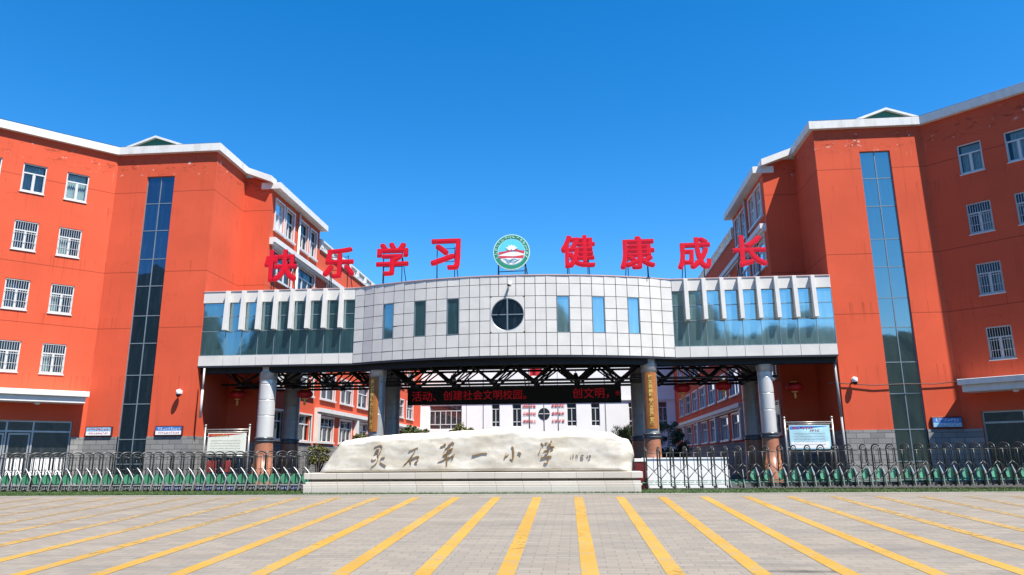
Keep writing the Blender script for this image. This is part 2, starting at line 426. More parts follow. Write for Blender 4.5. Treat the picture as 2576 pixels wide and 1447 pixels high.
def wall(mb, F, t0, t1, z0, z1, holes=(), depth=.16, back=None):
    """flat wall with rectangular openings, their reveals, and a dark room behind each (into mb `back`)"""
    ts = sorted({t0, t1, *[max(t0, min(t1, h[i])) for h in holes for i in (0, 1)]})
    zs = sorted({z0, z1, *[max(z0, min(z1, h[i])) for h in holes for i in (2, 3)]})
    for i in range(len(ts)-1):
        for j in range(len(zs)-1):
            a, b, c, d = ts[i], ts[i+1], zs[j], zs[j+1]; tm, zm = (a+b)/2, (c+d)/2
            if any(h[0] < tm < h[1] and h[2] < zm < h[3] for h in holes): continue
            mb.face([P(F, a, 0, c), P(F, b, 0, c), P(F, b, 0, d), P(F, a, 0, d)])
    for h in holes:
        a, b, c, d = h[:4]; k = -(h[4] if len(h) > 4 else depth)
        mb.face([P(F, a, 0, c), P(F, a, k, c), P(F, a, k, d), P(F, a, 0, d)])
        mb.face([P(F, b, 0, c), P(F, b, k, c), P(F, b, k, d), P(F, b, 0, d)])
        mb.face([P(F, a, 0, d), P(F, b, 0, d), P(F, b, k, d), P(F, a, k, d)])
        mb.face([P(F, a, 0, c), P(F, b, 0, c), P(F, b, k, c), P(F, a, k, c)])
        if back is not None:
            k2 = k-.7
            q = [(a, k, c), (b, k, c), (b, k, d), (a, k, d)]; r = [(x, k2, z) for x, _, z in q]
            back.face([P(F, *r_) for r_ in r])
            for i in range(4):
                j = (i+1) % 4; back.face([P(F, *q[i]), P(F, *q[j]), P(F, *r[j]), P(F, *r[i])])
def miter(path, off):
    """offset an open plan polyline to its left"""
    out = []
    for i, p in enumerate(path):
        ns = []
        for a, b in ((i-1, i), (i, i+1)):
            if a < 0 or b >= len(path): continue
            d = Vector((path[b][0]-path[a][0], path[b][1]-path[a][1])).normalized(); ns.append(Vector((-d.y, d.x)))
        if len(ns) == 1: n = ns[0]
        else:
            n = (ns[0]+ns[1]).normalized(); n = n/max(.3, n.dot(ns[0]))
        out.append((p[0]+n.x*off, p[1]+n.y*off))
    return out
def band(mb, path, o0, o1, z0, z1):
    a = miter(path, o0); b = miter(path, o1)
    for i in range(len(path)-1):
        mb.hexa([(*a[i], z0), (*a[i+1], z0), (*b[i+1], z0), (*b[i], z0), (*a[i], z1), (*a[i+1], z1), (*b[i+1], z1), (*b[i], z1)])
def text_mesh(s, size, extrude=.0, bold=.0, name='lettering', bevel=0.):
    c = bpy.data.curves.new(name, 'FONT'); c.body = s; c.size = size; c.extrude = extrude; c.offset = bold
    c.align_x = 'CENTER'; c.align_y = 'CENTER'; c.resolution_u = 3
    o = bpy.data.objects.new(name, c); COL.objects.link(o)
    me = bpy.data.meshes.new_from_object(o.evaluated_get(bpy.context.evaluated_depsgraph_get()))
    bpy.data.objects.remove(o); bpy.data.curves.remove(c)
    vs = [v.co for v in me.vertices]
    if vs:
        lo = [min(v[i] for v in vs) for i in range(3)]; hi = [max(v[i] for v in vs) for i in range(3)]
        me.transform(Matrix.Translation((-(lo[0]+hi[0])/2, -(lo[1]+hi[1])/2, 0)))
        me['w'] = hi[0]-lo[0]; me['h'] = hi[1]-lo[1]
    me.name = name
    return me
FACE = Matrix.Rotation(math.pi/2, 4, 'X')     # flat text in XY stood up to face -Y
# ------------------------------------------------------------------ ground, hills, painted bays
SLOPE = .0457
def gz(y): return SLOPE*(max(y, 4)-27) if y < 27 else 0.
mb = MB()
ys = [-600, -200, -60, 4, 12, 20, 27, 60, 140, 900]
mb.grid([[(x, y, gz(y)) for x in (-700, -120, -30, 0, 30, 120, 700)] for y in ys], smooth=False)
structure(mb.build('ground', 'plaza'), 'grey beige paved plaza sloping gently up to the school gate')
M['asphalt'] = plain('bounce_cut_asphalt', (.045, .045, .046), .9, var=.2, vscale=1, bmp=.3)  # dark sheets below are added so less sunlight bounces onto the walls
mb = MB(); mb.grid([[(x, y, .006) for x in (-700, -60, 60, 700)] for y in (28.4, 60, 300)], smooth=False)
structure(mb.build('forecourt', 'asphalt'), 'dark forecourt sheet behind the gates, added to cut bounce light')  # dark ground added behind the gates to cut bounce onto the walls
mb = MB(); mb.grid([[(x, y, gz(y)+.006) for x in (-700, -60, 60, 700)] for y in (-65, -20, 4, 11)], smooth=False)
structure(mb.build('near_dark_sheet', 'asphalt'), 'unseen dark ground added on the near side to cut bounce light')  # out of view, added to darken the ground and cut bounce light
for x0, x1 in ((-700, -24.5), (18, 700)):
    mb = MB(); mb.grid([[(x, y, gz(y)+.010) for x in (x0, x1)] for y in (10.9, 20, 27, 28.5)], smooth=False)
    structure(mb.build('side_dark_sheet', 'asphalt'), 'unseen dark ground added beside the plaza to cut bounce light')  # out of view, added so the plaza sides bounce less light

def hill():
    mb = MB(); rows = []
    def rid(x):
        tab = [(-330, 30), (-120, 42), (-94, 44), (-85, 40), (-78, 24), (-70, 23), (-64, 38), (-45, 42), (-20, 40), (0, 38), (20, 41), (26, 36), (32, 26), (50, 29), (64, 26), (100, 24), (330, 14)]
        for (a, u), (b, v) in zip(tab[:-1], tab[1:]):
            if x <= b: h = u+(v-u)*max(0, x-a)/(b-a); break
        return h + .8*math.sin(x*.19+.4) + .5*math.sin(x*.47) + .4*math.sin(x*1.13)
    xs = [-330+1.5*i for i in range(441)]
    for k, fr in enumerate((0, .25, .55, .8, 1, .9, .4, 0)):
        rows.append([(x, -44-9*k, -1.1 + rid(x)*fr + (random.uniform(-.3, .5) if 0 < fr else 0)) for x in xs])
    mb.grid(rows, smooth=False)
    structure(mb.build('hills', 'hill'), 'wooded hillside across from the school')
hill()

def stripes():
    az = -.0138
    for k in range(-15, 15):
        mb = MB(); x0 = -1.37+1.338*k
        y0, y1 = 11.1, 24.68
        if k >= 9: y0 = 15.2
        def at(y, s): x = x0 + az*(y-24.68) + s*.142; return (x, y, gz(y)+.006)
        seg = 14
        L_ = [at(y0+(y1-y0)*i/seg, -1) for i in range(seg+1)]; R_ = [at(y0+(y1-y0)*i/seg, 1) for i in range(seg+1)]
        mb.grid([L_, R_], smooth=False)
        o = structure(mb.build('bay_line', 'yellow'), 'worn yellow parking line painted across the paved plaza'); o['group'] = 'yellow parking lines on the plaza'
stripes()

def turf():
    mb = MB(); rng = random.Random(3)
    def yf(x): return 25.62+.017*(x+6)
    xs = [-26+.8*i for i in range(58)]
    mb.grid([[(x, yf(x), gz(yf(x))+.012) for x in xs], [(x, 27, .02) for x in xs], [(x, 28.3, .02) for x in xs]], smooth=False)
    for i in range(26000):
        x = rng.uniform(-22.5, 17); y = yf(x)+rng.random()**1.3*2.2
        z = gz(y)+.01; h = rng.uniform(.025, .055); a = rng.uniform(0, 6.28); w_ = .012
        dx, dy = math.cos(a)*w_, math.sin(a)*w_
        mb.face([(x-dx, y-dy, z), (x+dx, y+dy, z), (x+rng.uniform(-.03, .03), y+rng.uniform(-.03, .03), z+h)])
    o = mb.build('turf', 'turf'); tag(o, 'strip of short green turf along the foot of the gate', 'grass', kind='stuff')
    k = MB(); k.grid([[(x, yf(x)-.14, gz(yf(x)-.14)+.008) for x in xs], [(x, yf(x), gz(yf(x))+.018) for x in xs]], smooth=False)
    structure(k.build('kerb_strip', plain('pale_kerb', (.27, .255, .235), .8, var=.15)), 'pale flush kerb between plaza and turf')
turf()

# ------------------------------------------------------------------ windows
def win_frame(mb, F, t0, t1, z0, z1, rec, fw=.05, dep=.07, transom=.33, mull=1, sash=True):
    o0, o1 = -rec, -rec+dep
    mb.fbox(F, t0, t1, o0, o1, z0, z0+fw); mb.fbox(F, t0, t1, o0, o1, z1-fw, z1)
    mb.fbox(F, t0, t0+fw, o0, o1, z0+fw, z1-fw); mb.fbox(F, t1-fw, t1, o0, o1, z0+fw, z1-fw)
    zt = z1-(z1-z0)*transom
    if transom: mb.fbox(F, t0+fw, t1-fw, o0, o1-.004, zt-fw*.6, zt+fw*.6)
    for i in range(mull):
        t = t0+(t1-t0)*(i+1)/(mull+1)
        mb.fbox(F, t-fw*.65, t+fw*.65, o0, o1-.008, z0+fw, (zt-fw*.6) if transom else z1-fw)
    return zt
def facade_window(F, parent, t0, z0, bars, rng, wd=1.0, h=1.47):
    t1, z1 = t0+wd, z0+h; rec = .12
    mb = MB(); zt = win_frame(mb, F, t0, t1, z0, z1, rec)
    tm = (t0+t1)/2
    for a, b in ((t0+.06, tm-.04), (tm+.04, t1-.06)):       # sash stiles
        mb.fbox(F, a, a+.022, -rec, -rec+.05, z0+.06, zt-.04); mb.fbox(F, b-.022, b, -rec, -rec+.05, z0+.06, zt-.04)
        mb.fbox(F, a+.022, b-.022, -rec, -rec+.05, z0+.06, z0+.1)
    mb.fbox(F, t0-.03, t1+.03, .0, .05, z0-.05, z0-.003)      # thin sill
    wn = mb.build('window', 'upvc', parent)
    p = MB(); p.face([P(F, t0+.03, -rec+.012, z0+.03), P(F, t1-.03, -rec+.012, z0+.03), P(F, t1-.03, -rec+.012, z1-.03), P(F, t0+.03, -rec+.012, z1-.03)])
    p.build('window_pane', 'pane', wn)
    # gathered curtain: on the right leaf mostly, sometimes both
    c = MB(); a, b = t0+wd*rng.choice((.5, .52, .58, .66)), t1-.06
    if not bars: a = t0+wd*rng.choice((.1, .12, .2))
    n = 40; rows = []
    for zz in (z0+.03, z1-.05 if not bars else zt-.03+(.3 if rng.random() < .25 else 0)):
        rows.append([P(F, a+(b-a)*i/n, -rec-.12+.03*math.sin(i*1.35), zz) for i in range(n+1)])
    c.grid(rows); c.build('curtain', 'curtain', wn)
    if bars:
        g = MB()
        for i in range(10):
            t = t0+.05+(wd-.1)*i/9; g.fbox(F, t-.009, t+.009, -.045, -.025, z0+.02, z1-.02)
        for z in (z0+.28*h, zt-.22*h*.4, z1-.05): g.fbox(F, t0+.02, t1-.02, -.024, -.012, z-.011, z+.011)
        g.build('security_bars', 'bar', wn)
    return (t0, t1, z0, z1)
def court_window(F, parent, t0, t1, z0, z1, mull=1, transom=.36, surround=True, rec=.14):
    mb = MB(); win_frame(mb, F, t0, t1, z0, z1, rec, fw=.06, dep=.09, transom=transom, mull=mull)
    if surround:
        s = .09
        mb.fbox(F, t0-s, t0, .0, .06, z0, z1); mb.fbox(F, t1, t1+s, .0, .06, z0, z1)
        mb.fbox(F, t0-s, t1+s, .0, .063, z1, z1+s); mb.fbox(F, t0-s-.05, t1+s+.05, .0, .14, z0-.12, z0-.002)
    wn = mb.build('window', 'upvc', parent)
    p = MB(); p.face([P(F, t0+.03, -rec+.015, z0+.03), P(F, t1-.03, -rec+.015, z0+.03), P(F, t1-.03, -rec+.015, z1-.03), P(F, t0+.03, -rec+.015, z1-.03)])
    p.build('window_pane', 'pane', wn)
    c = MB(); n = 44
    for a, b in ((t0+.05, t0+(t1-t0)*.42), (t0+(t1-t0)*.6, t1-.05)):
        c.grid([[P(F, a+(b-a)*i/n, -rec-.15+.03*math.sin(i*1.3), zz) for i in range(n+1)] for zz in (z0+.03, z1-.06)])
    c.build('curtain', 'curtain', wn)

# ------------------------------------------------------------------ the two red school blocks
AX = -3.3
def school(s):
    left = s < 0
    X = lambda h: AX+s*h
    hI, hO = (15.3, 20.8) if left else (15.45, 20.6)
    YF = 34.3 if left else 34.9; YR = 37.7 if left else 38.2; hW = 13.7
    ang = R(45) if left else R(43)
    side = 'left' if left else 'right'
    root = thing('school_building', (X(hO), YF, 0),
        'five storey orange red school block, sunlit splayed front, stair glazing tinted for dim sky' if left else
        'five storey red school block with its splayed front in shade and stair glazing tinted for bright sky', 'building', 'red school buildings')
    FA = frame((X(hO), YF), (s*math.cos(ang), -math.sin(ang)), (-s*math.sin(ang), -math.cos(ang)))
    FT = frame((X(hI), YF), (s, 0), (0, -1))
    FS = frame((X(hI), YF), (0, 1), (-s, 0))
    FR = frame((X(hW), YR), (s, 0), (0, -1))
    FW = frame((X(hW), YR), (0, 1), (-s, 0))
    TA = 8.5
    rng = random.Random(11 if left else 12)
    wall_mb, back = MB(), MB()
    # splayed front with windows
    tw = (1.24, 3.12, 5.0) if left else (1.43, 3.36, 5.25)
    can0 = .30 if left else .45
    d0 = .55 if left else .75
    zrow = (5.28, 8.25, 11.18, 14.14) if left else (5.26, 8.2, 11.08, 14.03)
    holes = []
    for i, z in enumerate(zrow):
        for t in tw: holes.append(facade_window(FA, root, t, z, i < 3, rng))
    holes.append((d0, TA, -1, 3.05, .3))
    wall(wall_mb, FA, 0, TA, 0, 17.1, holes, .12, back)
    # tower front with the stair glazing
    s0, s1, sz1 = (2.25, 3.78, 15.82) if left else (2.12, 3.57, 15.84)
    wall(wall_mb, FT, 0, hO-hI, 0, 17.1, [(s0, s1, -1, sz1, .14)], .14, None)
    wall(wall_mb, FS, 0, YR-YF, 0, 17.1)
    wall(wall_mb, FR, 0, hI-hW, 0, 16.95)
    # courtyard wing: tall block then the long lower block
    hw = []; B1 = 7.9; END = 41.3
    def cw(a, b, z0, z1, **k):
        court_window(FW, root, a, b, z0, z1, **k); hw.append((a, b, z0, z1))
    for a, b in ((.62, 1.85), (2.2, 3.42), (4.42, 5.75), (6.2, 7.3)): cw(a, b, 14.02, 15.8, transom=.42)
    for a, b in ((.65, 3.5), (4.5, 7.3)):
        cw(a, b, 11.2, 12.9, mull=2); cw(a, b, 8.15, 9.85, mull=2)
    for a, b in ((.65, 3.6), (5.3, 8.2)): cw(a, b, 5.15, 6.85, mull=2); cw(a, b, 2.3, 3.9, mull=2)
    k = 0; t = 9.7
    while t+2.9 < END:
        for z0, z1 in ((2.32, 3.92), (5.15, 6.8), (8.15, 9.85), (11.2, 12.9)): cw(t, t+2.8, z0, z1, mull=1 if z0 > 5 else 2)
        t += 4.15
    wall(wall_mb, FW, 0, B1, 0, 16.2, [h for h in hw if h[1] <= B1+.4 and h[0] < B1-.4], .14, back)
    h2 = [h for h in hw if h[0] >= B1-.4]
    hm = [h for h in hw if h[0] < B1 < h[1]]
    wall(wall_mb, FW, B1, END, 0, 14.95, [(max(h[0], B1), *h[1:]) for h in hm]+h2, .14, back)
    # outer and rear walls and the end walls of the roof steps
    h3 = 25.0
    FO = frame((X(h3), YR), (0, 1), (s, 0)); wall(wall_mb, FO, 0, END, 0, 14.95)
    FB = frame((X(hW), YR+END), (s, 0), (0, 1)); wall(wall_mb, FB, 0, h3-hW, 0, 14.95)
    FE = frame((X(hW), YR+B1), (s, 0), (0, 1)); wall(wall_mb, FE, 0, h3-hW, 14.95, 16.2)
    FM = frame((X(hI), YR), (s, 0), (0, 1)); wall(wall_mb, FM, 0, h3-hI, 16.2, 17.03)
    wall_mb.build('wall', 'stucco', root)
    back.build('interior', 'interior', root)
    # roofs
    rf = MB(); ax, ay = FA(TA)
    rf.face([(ax, ay, 17.02), (X(hO), YF, 17.02), (X(hI), YF, 17.02), (X(hI), YR, 17.02), (X(h3), YR, 17.02), (X(h3+4), ay+2, 17.02)])
    rf.face([(X(hW), YR, 16.21), (X(hW), YR+B1, 16.21), (X(h3), YR+B1, 16.21), (X(h3), YR, 16.21)])
    rf.face([(X(hW), YR+B1, 14.94), (X(hW), YR+END, 14.94), (X(h3), YR+END, 14.94), (X(h3), YR+B1, 14.94)])
    rf.build('roof', 'roof', root)
    # parapet band
    pb = MB(); path = [FA(TA), (X(hO), YF), (X(hI), YF), (X(hI), YR-.15)]
    if not left: band(pb, path, -.1, .22, 17.07, 17.48)
    else: band(pb, path, .1, -.22, 17.07, 17.48)
    pb.build('parapet', 'parapet', root)
    lp = MB(); q = miter(path, -.06 if not left else .06); lp.tube([(a, b, 17.62) for a, b in q], .012, 5)
    for i in range(3):
        for j in range(5):
            f = (j+.5)/5; x = q[i][0]+(q[i+1][0]-q[i][0])*f; y = q[i][1]+(q[i+1][1]-q[i][1])*f; lp.tube([(x, y, 17.52), (x, y, 17.62)], .008, 4)
    lp.build('lightning_wire', 'steel', root)
    # sloping roof edge over the recess
    ov = MB()
    ya, yb = YR-.42, YR+.3
    a = [(X(hI-.02), ya, 17.15), (X(hW-.1), ya, 16.5), (X(hW-.1), yb, 16.5), (X(hI-.02), yb, 17.15)]
    ov.hexa(a+[(x, y, z+.36) for x, y, z in a]); ov.build('recess_eave', 'white_trim', root)
    # eave of the tall block
    ev = MB(); ev.fbox(FW, -.1, B1+.15, -.6, .52, 16.2, 16.57); ev.build('eave', 'white_trim', root)
    # ledges
    lg = MB(); lg.fbox(FW, .12, 17.5, .0, .34, 13.1, 13.38); lg.fbox(FW, .12, 17.5, .0, .22, 12.98, 13.1)
    lg.fbox(FW, 8.75, END-.3, .0, .36, 4.2, 4.46); lg.fbox(FW, 8.75, END-.3, .0, .2, 4.07, 4.2)
    lg.build('ledge', 'white_trim', root)
    pl = MB()
    for t in (8.75, 17.3, 25.6, 33.9): pl = MB(); pl.fbox(FW, t, t+.42, .0, .3, 2.2, 4.07); pl.build('pilaster', 'white_trim', root)
    # balustrade on the long block
    bl = MB(); bl.fbox(FW, B1+.1, END, -.2, .12, 14.95, 15.08); bl.fbox(FW, B1+.1, END, -.2, .12, 15.58, 15.7)
    t = B1+.1
    while t < END:
        bl.fbox(FW, t, t+.42, -.22, .14, 15.08, 15.58)
        for j in range(1, 5): bl.fbox(FW, t+.42+j*.3, t+.52+j*.3, -.08, .02, 15.08, 15.58)
        t += 2.05
    bl.build('balustrade', 'white_trim', root)
    # wing downpipe
    dp = MB(); (x, y) = FW(4.1, .1); dp.tube([(x, y, 16.15), (x, y, .1)], .07, 8); dp.build('downpipe', 'white_trim', root)
    # stone plinth courses
    pn = MB(); o = .05
    pn.fbox(FT, 0, s0, -.1, o, 0, 2.3); pn.fbox(FT, s1, hO-hI, -.1, o, 0, 2.3)
    pn.fbox(FA, -.0, d0, -.15, o-.003, 0, 2.3); pn.fbox(FS, 0, YR-YF, 0, o-.003, 0, 2.3)
    pn.fbox(FR, 0, hI-hW, 0, o, 0, 2.1); pn.fbox(FW, 0, END, 0, o, 0, 2.1)
    pn.build('plinth', 'plinth', root)
    # stair glazing: mullions + tilted panes
    zz = [.1, 1.0, 2.17, 3.88, 5.3, 6.9, 8.31, 9.86, 11.29, 12.83, 14.32, 15.8] if left else [.1, .9, 2.31, 3.92, 5.37, 7.01, 8.42, 9.93, 11.31, 12.99, 14.43, 15.82]
    mu = MB(); tm = (s0+s1)/2
    for t in (s0, tm-.02, s1-.04): mu.fbox(FT, t, t+.04, -.13, -.085, .05, sz1)
    for z in zz:
        mu.fbox(FT, s0+.04, tm-.02, -.13, -.09, z-.02, z+.02); mu.fbox(FT, tm+.02, s1-.04, -.13, -.09, z-.02, z+.02)
    st = mu.build('stair_window', 'mullion', root)
    gp = MB()
    for a, b in ((s0, tm), (tm, s1)):
        for z0, z1 in zip(zz[:-1], zz[1:]):
            e = [rng.uniform(-.006, .006) for _ in range(2)]
            gp.face([P(FT, a+.02, -.115+e[0], z0), P(FT, b-.02, -.115+e[1], z0), P(FT, b-.02, -.115+e[1]-e[0], z1), P(FT, a+.02, -.115, z1)])
    gp.build('stair_glass', 'strip_dim_sky' if left else 'strip_bright_sky', st)
    # gable on the roof
    gx, gzp = (-23.9, 19.47) if left else (16.75, 19.12)
    gb = MB(); hw_, y0, y1 = 4.6, 37.0, 47.5; ez = gzp-.36*hw_
    gb.face([(gx-hw_, y0, ez), (gx, y0, gzp), (gx, y1, gzp), (gx-hw_, y1, ez)]); gb.face([(gx+hw_, y0, ez), (gx, y0, gzp), (gx, y1, gzp), (gx+hw_, y1, ez)])
    gb.face([(gx-hw_, y0+.12, 17), (gx+hw_, y0+.12, 17), (gx+hw_, y0+.12, ez), (gx, y0+.12, gzp-.02), (gx-hw_, y0+.12, ez)])
    gr = gb.build('gable_roof', 'green_roof', root)
    tr = MB()
    for k in (-1, 1):
        p = [(gx, y0-.06, gzp+.03), (gx+k*hw_, y0-.06, ez+.03), (gx+k*hw_, y0-.06, ez-.09), (gx, y0-.06, gzp-.1)]
        tr.prism(p, (0, .16, 0))
    tr.build('bargeboard', 'white_trim', gr)
    # entrance canopy in two steps
    cn = MB(); cn.fbox(FA, can0, TA-.2, 0, 1.0, 3.86, 4.16); cn.fbox(FA, can0-.12, TA-.2, 0, 1.14, 4.16, 4.42)
    cp = cn.build('canopy', 'white_trim' if left else 'parapet', root, bev=.015)
    lm = MB(); a, b = FA(can0+1.9, .55); lm.ball((a, b, 3.82), (.13, .13, .07)); lm.build('canopy_light', 'white', cp)
    # glazed entrance
    dr = MB(); rec = .22
    dr.fbox(FA, d0, TA, -rec, -rec+.1, 2.97, 3.05); dr.fbox(FA, d0, TA, -rec, -rec+.1, 2.5, 2.58)
    ts = [d0, d0+1.55, d0+2.6, d0+3.75, d0+5.3, d0+6.8]
    for t in ts: dr.fbox(FA, t, t+.07, -rec, -rec+.105, 0, 2.97)
    en = dr.build('entrance_screen', 'alu', root)
    g2 = MB(); g2.face([P(FA, d0, -rec+.04, 0), P(FA, TA, -rec+.04, 0), P(FA, TA, -rec+.04, 3), P(FA, d0, -rec+.04, 3)]); g2.build('entrance_glass', 'dark_pane', en)
    dl = MB()
    for a, b in ((ts[1]+.12, ts[1]+.98), (ts[2]+.1, ts[2]+1.05), (ts[2]+.1+1.0, ts[3]+1.5)):
        for x0, x1 in ((a, a+.06), (b-.06, b)): dl.fbox(FA, x0, x1, -rec+.045, -rec+.1, 0, 2.45)
        dl.fbox(FA, a+.06, b-.06, -rec+.045, -rec+.098, 2.38, 2.45); dl.fbox(FA, a+.06, b-.06, -rec+.045, -rec+.098, 0, .25)
    dl.build('door_leaf', 'alu', en)
    wp = MB()
    for a, b in ((d0+.12, d0+1.5), (ts[1]+.2, ts[1]+.9), (ts[3]+.2, ts[3]+1.4)):
        if left: wp = MB(); wp.fbox(FA, a, b, -rec+.05, -rec+.06, .5, 1.32); wp.build('door_poster', 'white', en)
    # tower downpipe under the bridge
    dp = MB()
    if left: dp.tube([(-18.16, 34.12, 5.55), (-18.16, 34.12, 4.5)], .045); dp.tube([(-18.16, 34.12, 4.5), (-18.16, 34.12, 3.15)], .062)
    else: dp.tube([(11.92, 34.72, 5.56), (11.97, 34.72, 2.9)], .06); dp.tube([(11.97, 34.72, 2.95), (12.0, 34.72, .1)], .05)
    dp.build('downpipe', 'pipe' if left else 'pipe_grey', root)
    return FA, FT
FA_L, FT_L = school(-1)
FA_R, FT_R = school(1)
# cable strung across the right tower
cb = MB(); cb.tube([(11.6, 34.82, 4.43), (12.52, 34.82, 4.39), (13.64, 34.8, 4.3), (14.45, 34.8, 4.33), (15.26, 34.8, 4.35), (16.28, 34.82, 4.32), (17.28, 34.8, 4.42)], .022, 6)
tag(cb.build('cable', 'cable'), 'thin dark cable strung across the right red tower', 'cable')
# ------------------------------------------------------------------ footbridge with curved middle
BX = -3.08
HC, BULGE, Y0 = 7.72, 1.66, 34.3
def fy(x):
    h = (x-BX)/HC
    if abs(h) >= 1: return Y0
    e = 1-h*h
    if abs(h) > .86:                                  # the cladding swings out softly at both ends
        k = (1-abs(h))/.14; return Y0-BULGE*e*k**.35 if k > 0 else Y0
    return Y0-BULGE*e
XL, XR = -18.62, 12.0
def bridge():
    rng = random.Random(5)
    root = thing('footbridge', (BX, 36.5, 0), 'pale panelled footbridge with a bowed middle joining both red school blocks', 'footbridge')
    xs = [XL]+[BX-HC+2*HC*i/48 for i in range(49)]+[XR]
    # core: front backing sheet, rear wall, roof, soffit
    core = MB()
    def fr(x): return fy(x)+.09
    core.grid([[(x, fr(x), 5.68) for x in xs], [(x, fr(x), 9.4) for x in xs]], smooth=False)
    back = [(x, 37.6 if (x < -16.95 or x > 10.35) else 39.6) for x in (XL, -16.96, -16.94, 10.34, 10.36, XR)]
    core.grid([[(x, y, 5.9) for x, y in back], [(x, y, 9.4) for x, y in back]], smooth=False)
    for xx in (XL, XR): core.face([(xx, fr(xx), 5.68), (xx, 37.6, 5.9), (xx, 37.6, 9.4), (xx, fr(xx), 9.4)])
    core.build('backing_wall', 'joint', root)
    rf = MB(); rf.grid([[(x, fr(x), 9.38) for x in xs], [(x, 37.6 if (x < -16.95 or x > 10.35) else 39.6, 9.38) for x in xs]], smooth=False); rf.build('roof', 'roof', root)
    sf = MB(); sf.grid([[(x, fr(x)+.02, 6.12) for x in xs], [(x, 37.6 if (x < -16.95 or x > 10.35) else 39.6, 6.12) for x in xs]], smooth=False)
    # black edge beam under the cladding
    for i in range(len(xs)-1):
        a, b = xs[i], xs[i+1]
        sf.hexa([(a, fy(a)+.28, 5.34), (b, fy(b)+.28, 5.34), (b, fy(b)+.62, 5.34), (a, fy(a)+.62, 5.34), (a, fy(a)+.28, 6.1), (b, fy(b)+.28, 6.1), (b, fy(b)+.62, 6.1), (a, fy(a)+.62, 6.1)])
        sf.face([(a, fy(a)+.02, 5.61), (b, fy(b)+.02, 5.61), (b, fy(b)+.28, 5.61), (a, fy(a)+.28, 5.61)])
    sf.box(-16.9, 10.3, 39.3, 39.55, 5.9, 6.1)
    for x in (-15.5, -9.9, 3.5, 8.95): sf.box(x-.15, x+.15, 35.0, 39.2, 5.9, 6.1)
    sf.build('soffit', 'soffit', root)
    lip = MB(); lip.grid([[(x, fy(x)-.01, 5.60) for x in xs], [(x, fy(x)-.01, 5.675) for x in xs], [(x, fy(x)+.25, 5.675) for x in xs]], smooth=False); lip.build('drip_edge', 'steel', root)
    cp = MB(); cp.grid([[(x, fy(x)-.03, 9.42) for x in xs], [(x, fy(x)-.03, 9.465) for x in xs], [(x, fy(x)+.3, 9.465) for x in xs]], smooth=False); cp.build('coping', 'coping', root)
    # panels of the bowed middle
    half = [0, .4, .8, 1.29, 1.78, 2.27, 2.86, 3.38, 3.90, 4.48, 5.02, 5.56, 6.11, 6.65, 7.19, 7.72]
    edges = [BX-h for h in half[:0:-1]]+[BX+h for h in half]
    rows = [5.69, 6.12, 6.73, 7.31, 7.88, 8.45, 9.03, 9.43]
    wins = [(2.27, 2.86), (3.90, 4.48), (5.56, 6.11)]
    def isw(a, b):
        h = abs((a+b)/2-BX); return any(p < h < q for p, q in wins)
    pn = MB(); g = .014; wall_w = []
    for i in range(len(edges)-1):
        a, b = edges[i], edges[i+1]; h = abs((a+b)/2-BX)
        for j in range(len(rows)-1):
            z0, z1 = rows[j], rows[j+1]
            if 2 <= j <= 4 and (isw(a, b) or h < .8): continue
            e = [rng.uniform(-.007, .007) for _ in range(3)]
            q = [(a+g, fy(a)+e[0], z0+g), (b-g, fy(b)+e[1], z0+g), (b-g, fy(b)+e[1]+e[2], z1-g), (a+g, fy(a)+e[0]+e[2], z1-g)]
            r = [(x, y+.05, z) for x, y, z in q]
            pn.hexa([q[0], q[1], r[1], r[0], q[3], q[2], r[2], r[3]])
    # plate round the big round window: a square ring with a circular hole
    zc, rad = 7.59, .765; n = 64; cx = BX
    inner, outer = [], []
    for k in range(n):
        a = 2*math.pi*k/n; ca, sa = math.cos(a), math.sin(a)
        m = min((.8-g)/abs(ca) if abs(ca) > 1e-6 else 9, (.86-g)/abs(sa) if abs(sa) > 1e-6 else 9)
        xo, zo = cx+ca*m, zc+sa*m; xi, zi = cx+ca*rad, zc+sa*rad
        outer.append((xo, fy(xo), zo)); inner.append((xi, fy(xi), zi))
    pn.grid([outer, inner, [(x, y+.12, z) for x, y, z in inner]], closed=True, smooth=False)
    pn.build('cladding', 'clad', root)
    # round window
    rw = MB(); rw.grid([inner, [(cx+(x-cx)*.95, y+.02, zc+(z-zc)*.95) for x, y, z in inner], [(cx+(x-cx)*.95, y+.06, zc+(z-zc)*.95) for x, y, z in inner]], closed=True, smooth=False)
    yc = fy(cx)+.03; rw.box(cx-.03, cx+.03, yc-.03, yc+.02, zc-rad*.96, zc+rad*.96); rw.box(cx-rad*.96, cx-.031, yc-.02, yc+.018, zc-.02, zc+.02); rw.box(cx+.031, cx+rad*.96, yc-.02, yc+.018, zc-.02, zc+.02)
    rwo = rw.build('round_window', 'mullion', root)
    gl = MB(); gl.face([(x, y+.05, z) for x, y, z in inner]); gl.build('round_pane', 'strip_dim_sky', rwo)
    for i in range(len(edges)-1):
        a, b = edges[i], edges[i+1]
        if not isw(a, b): continue
        q = lambda x, z, o: (x, fy(x)+o, z)
        fm = MB(); z0, z1 = rows[2], rows[5]; w_ = .03
        for p0, p1, c0, c1 in ((a+.005, a+w_, z0, z1), (b-w_, b-.005, z0, z1), (a+w_, b-w_, z0, z0+w_), (a+w_, b-w_, z1-w_, z1)):
            fm.hexa([q(p0, c0, .0), q(p1, c0, .0), q(p1, c0, .08), q(p0, c0, .08), q(p0, c1, .0), q(p1, c1, .0), q(p1, c1, .08), q(p0, c1, .08)])
        wo = fm.build('window', 'mullion', root)
        rt = a > BX
        gm = MB(); e = rng.uniform(-.01, .01)
        tl = 0
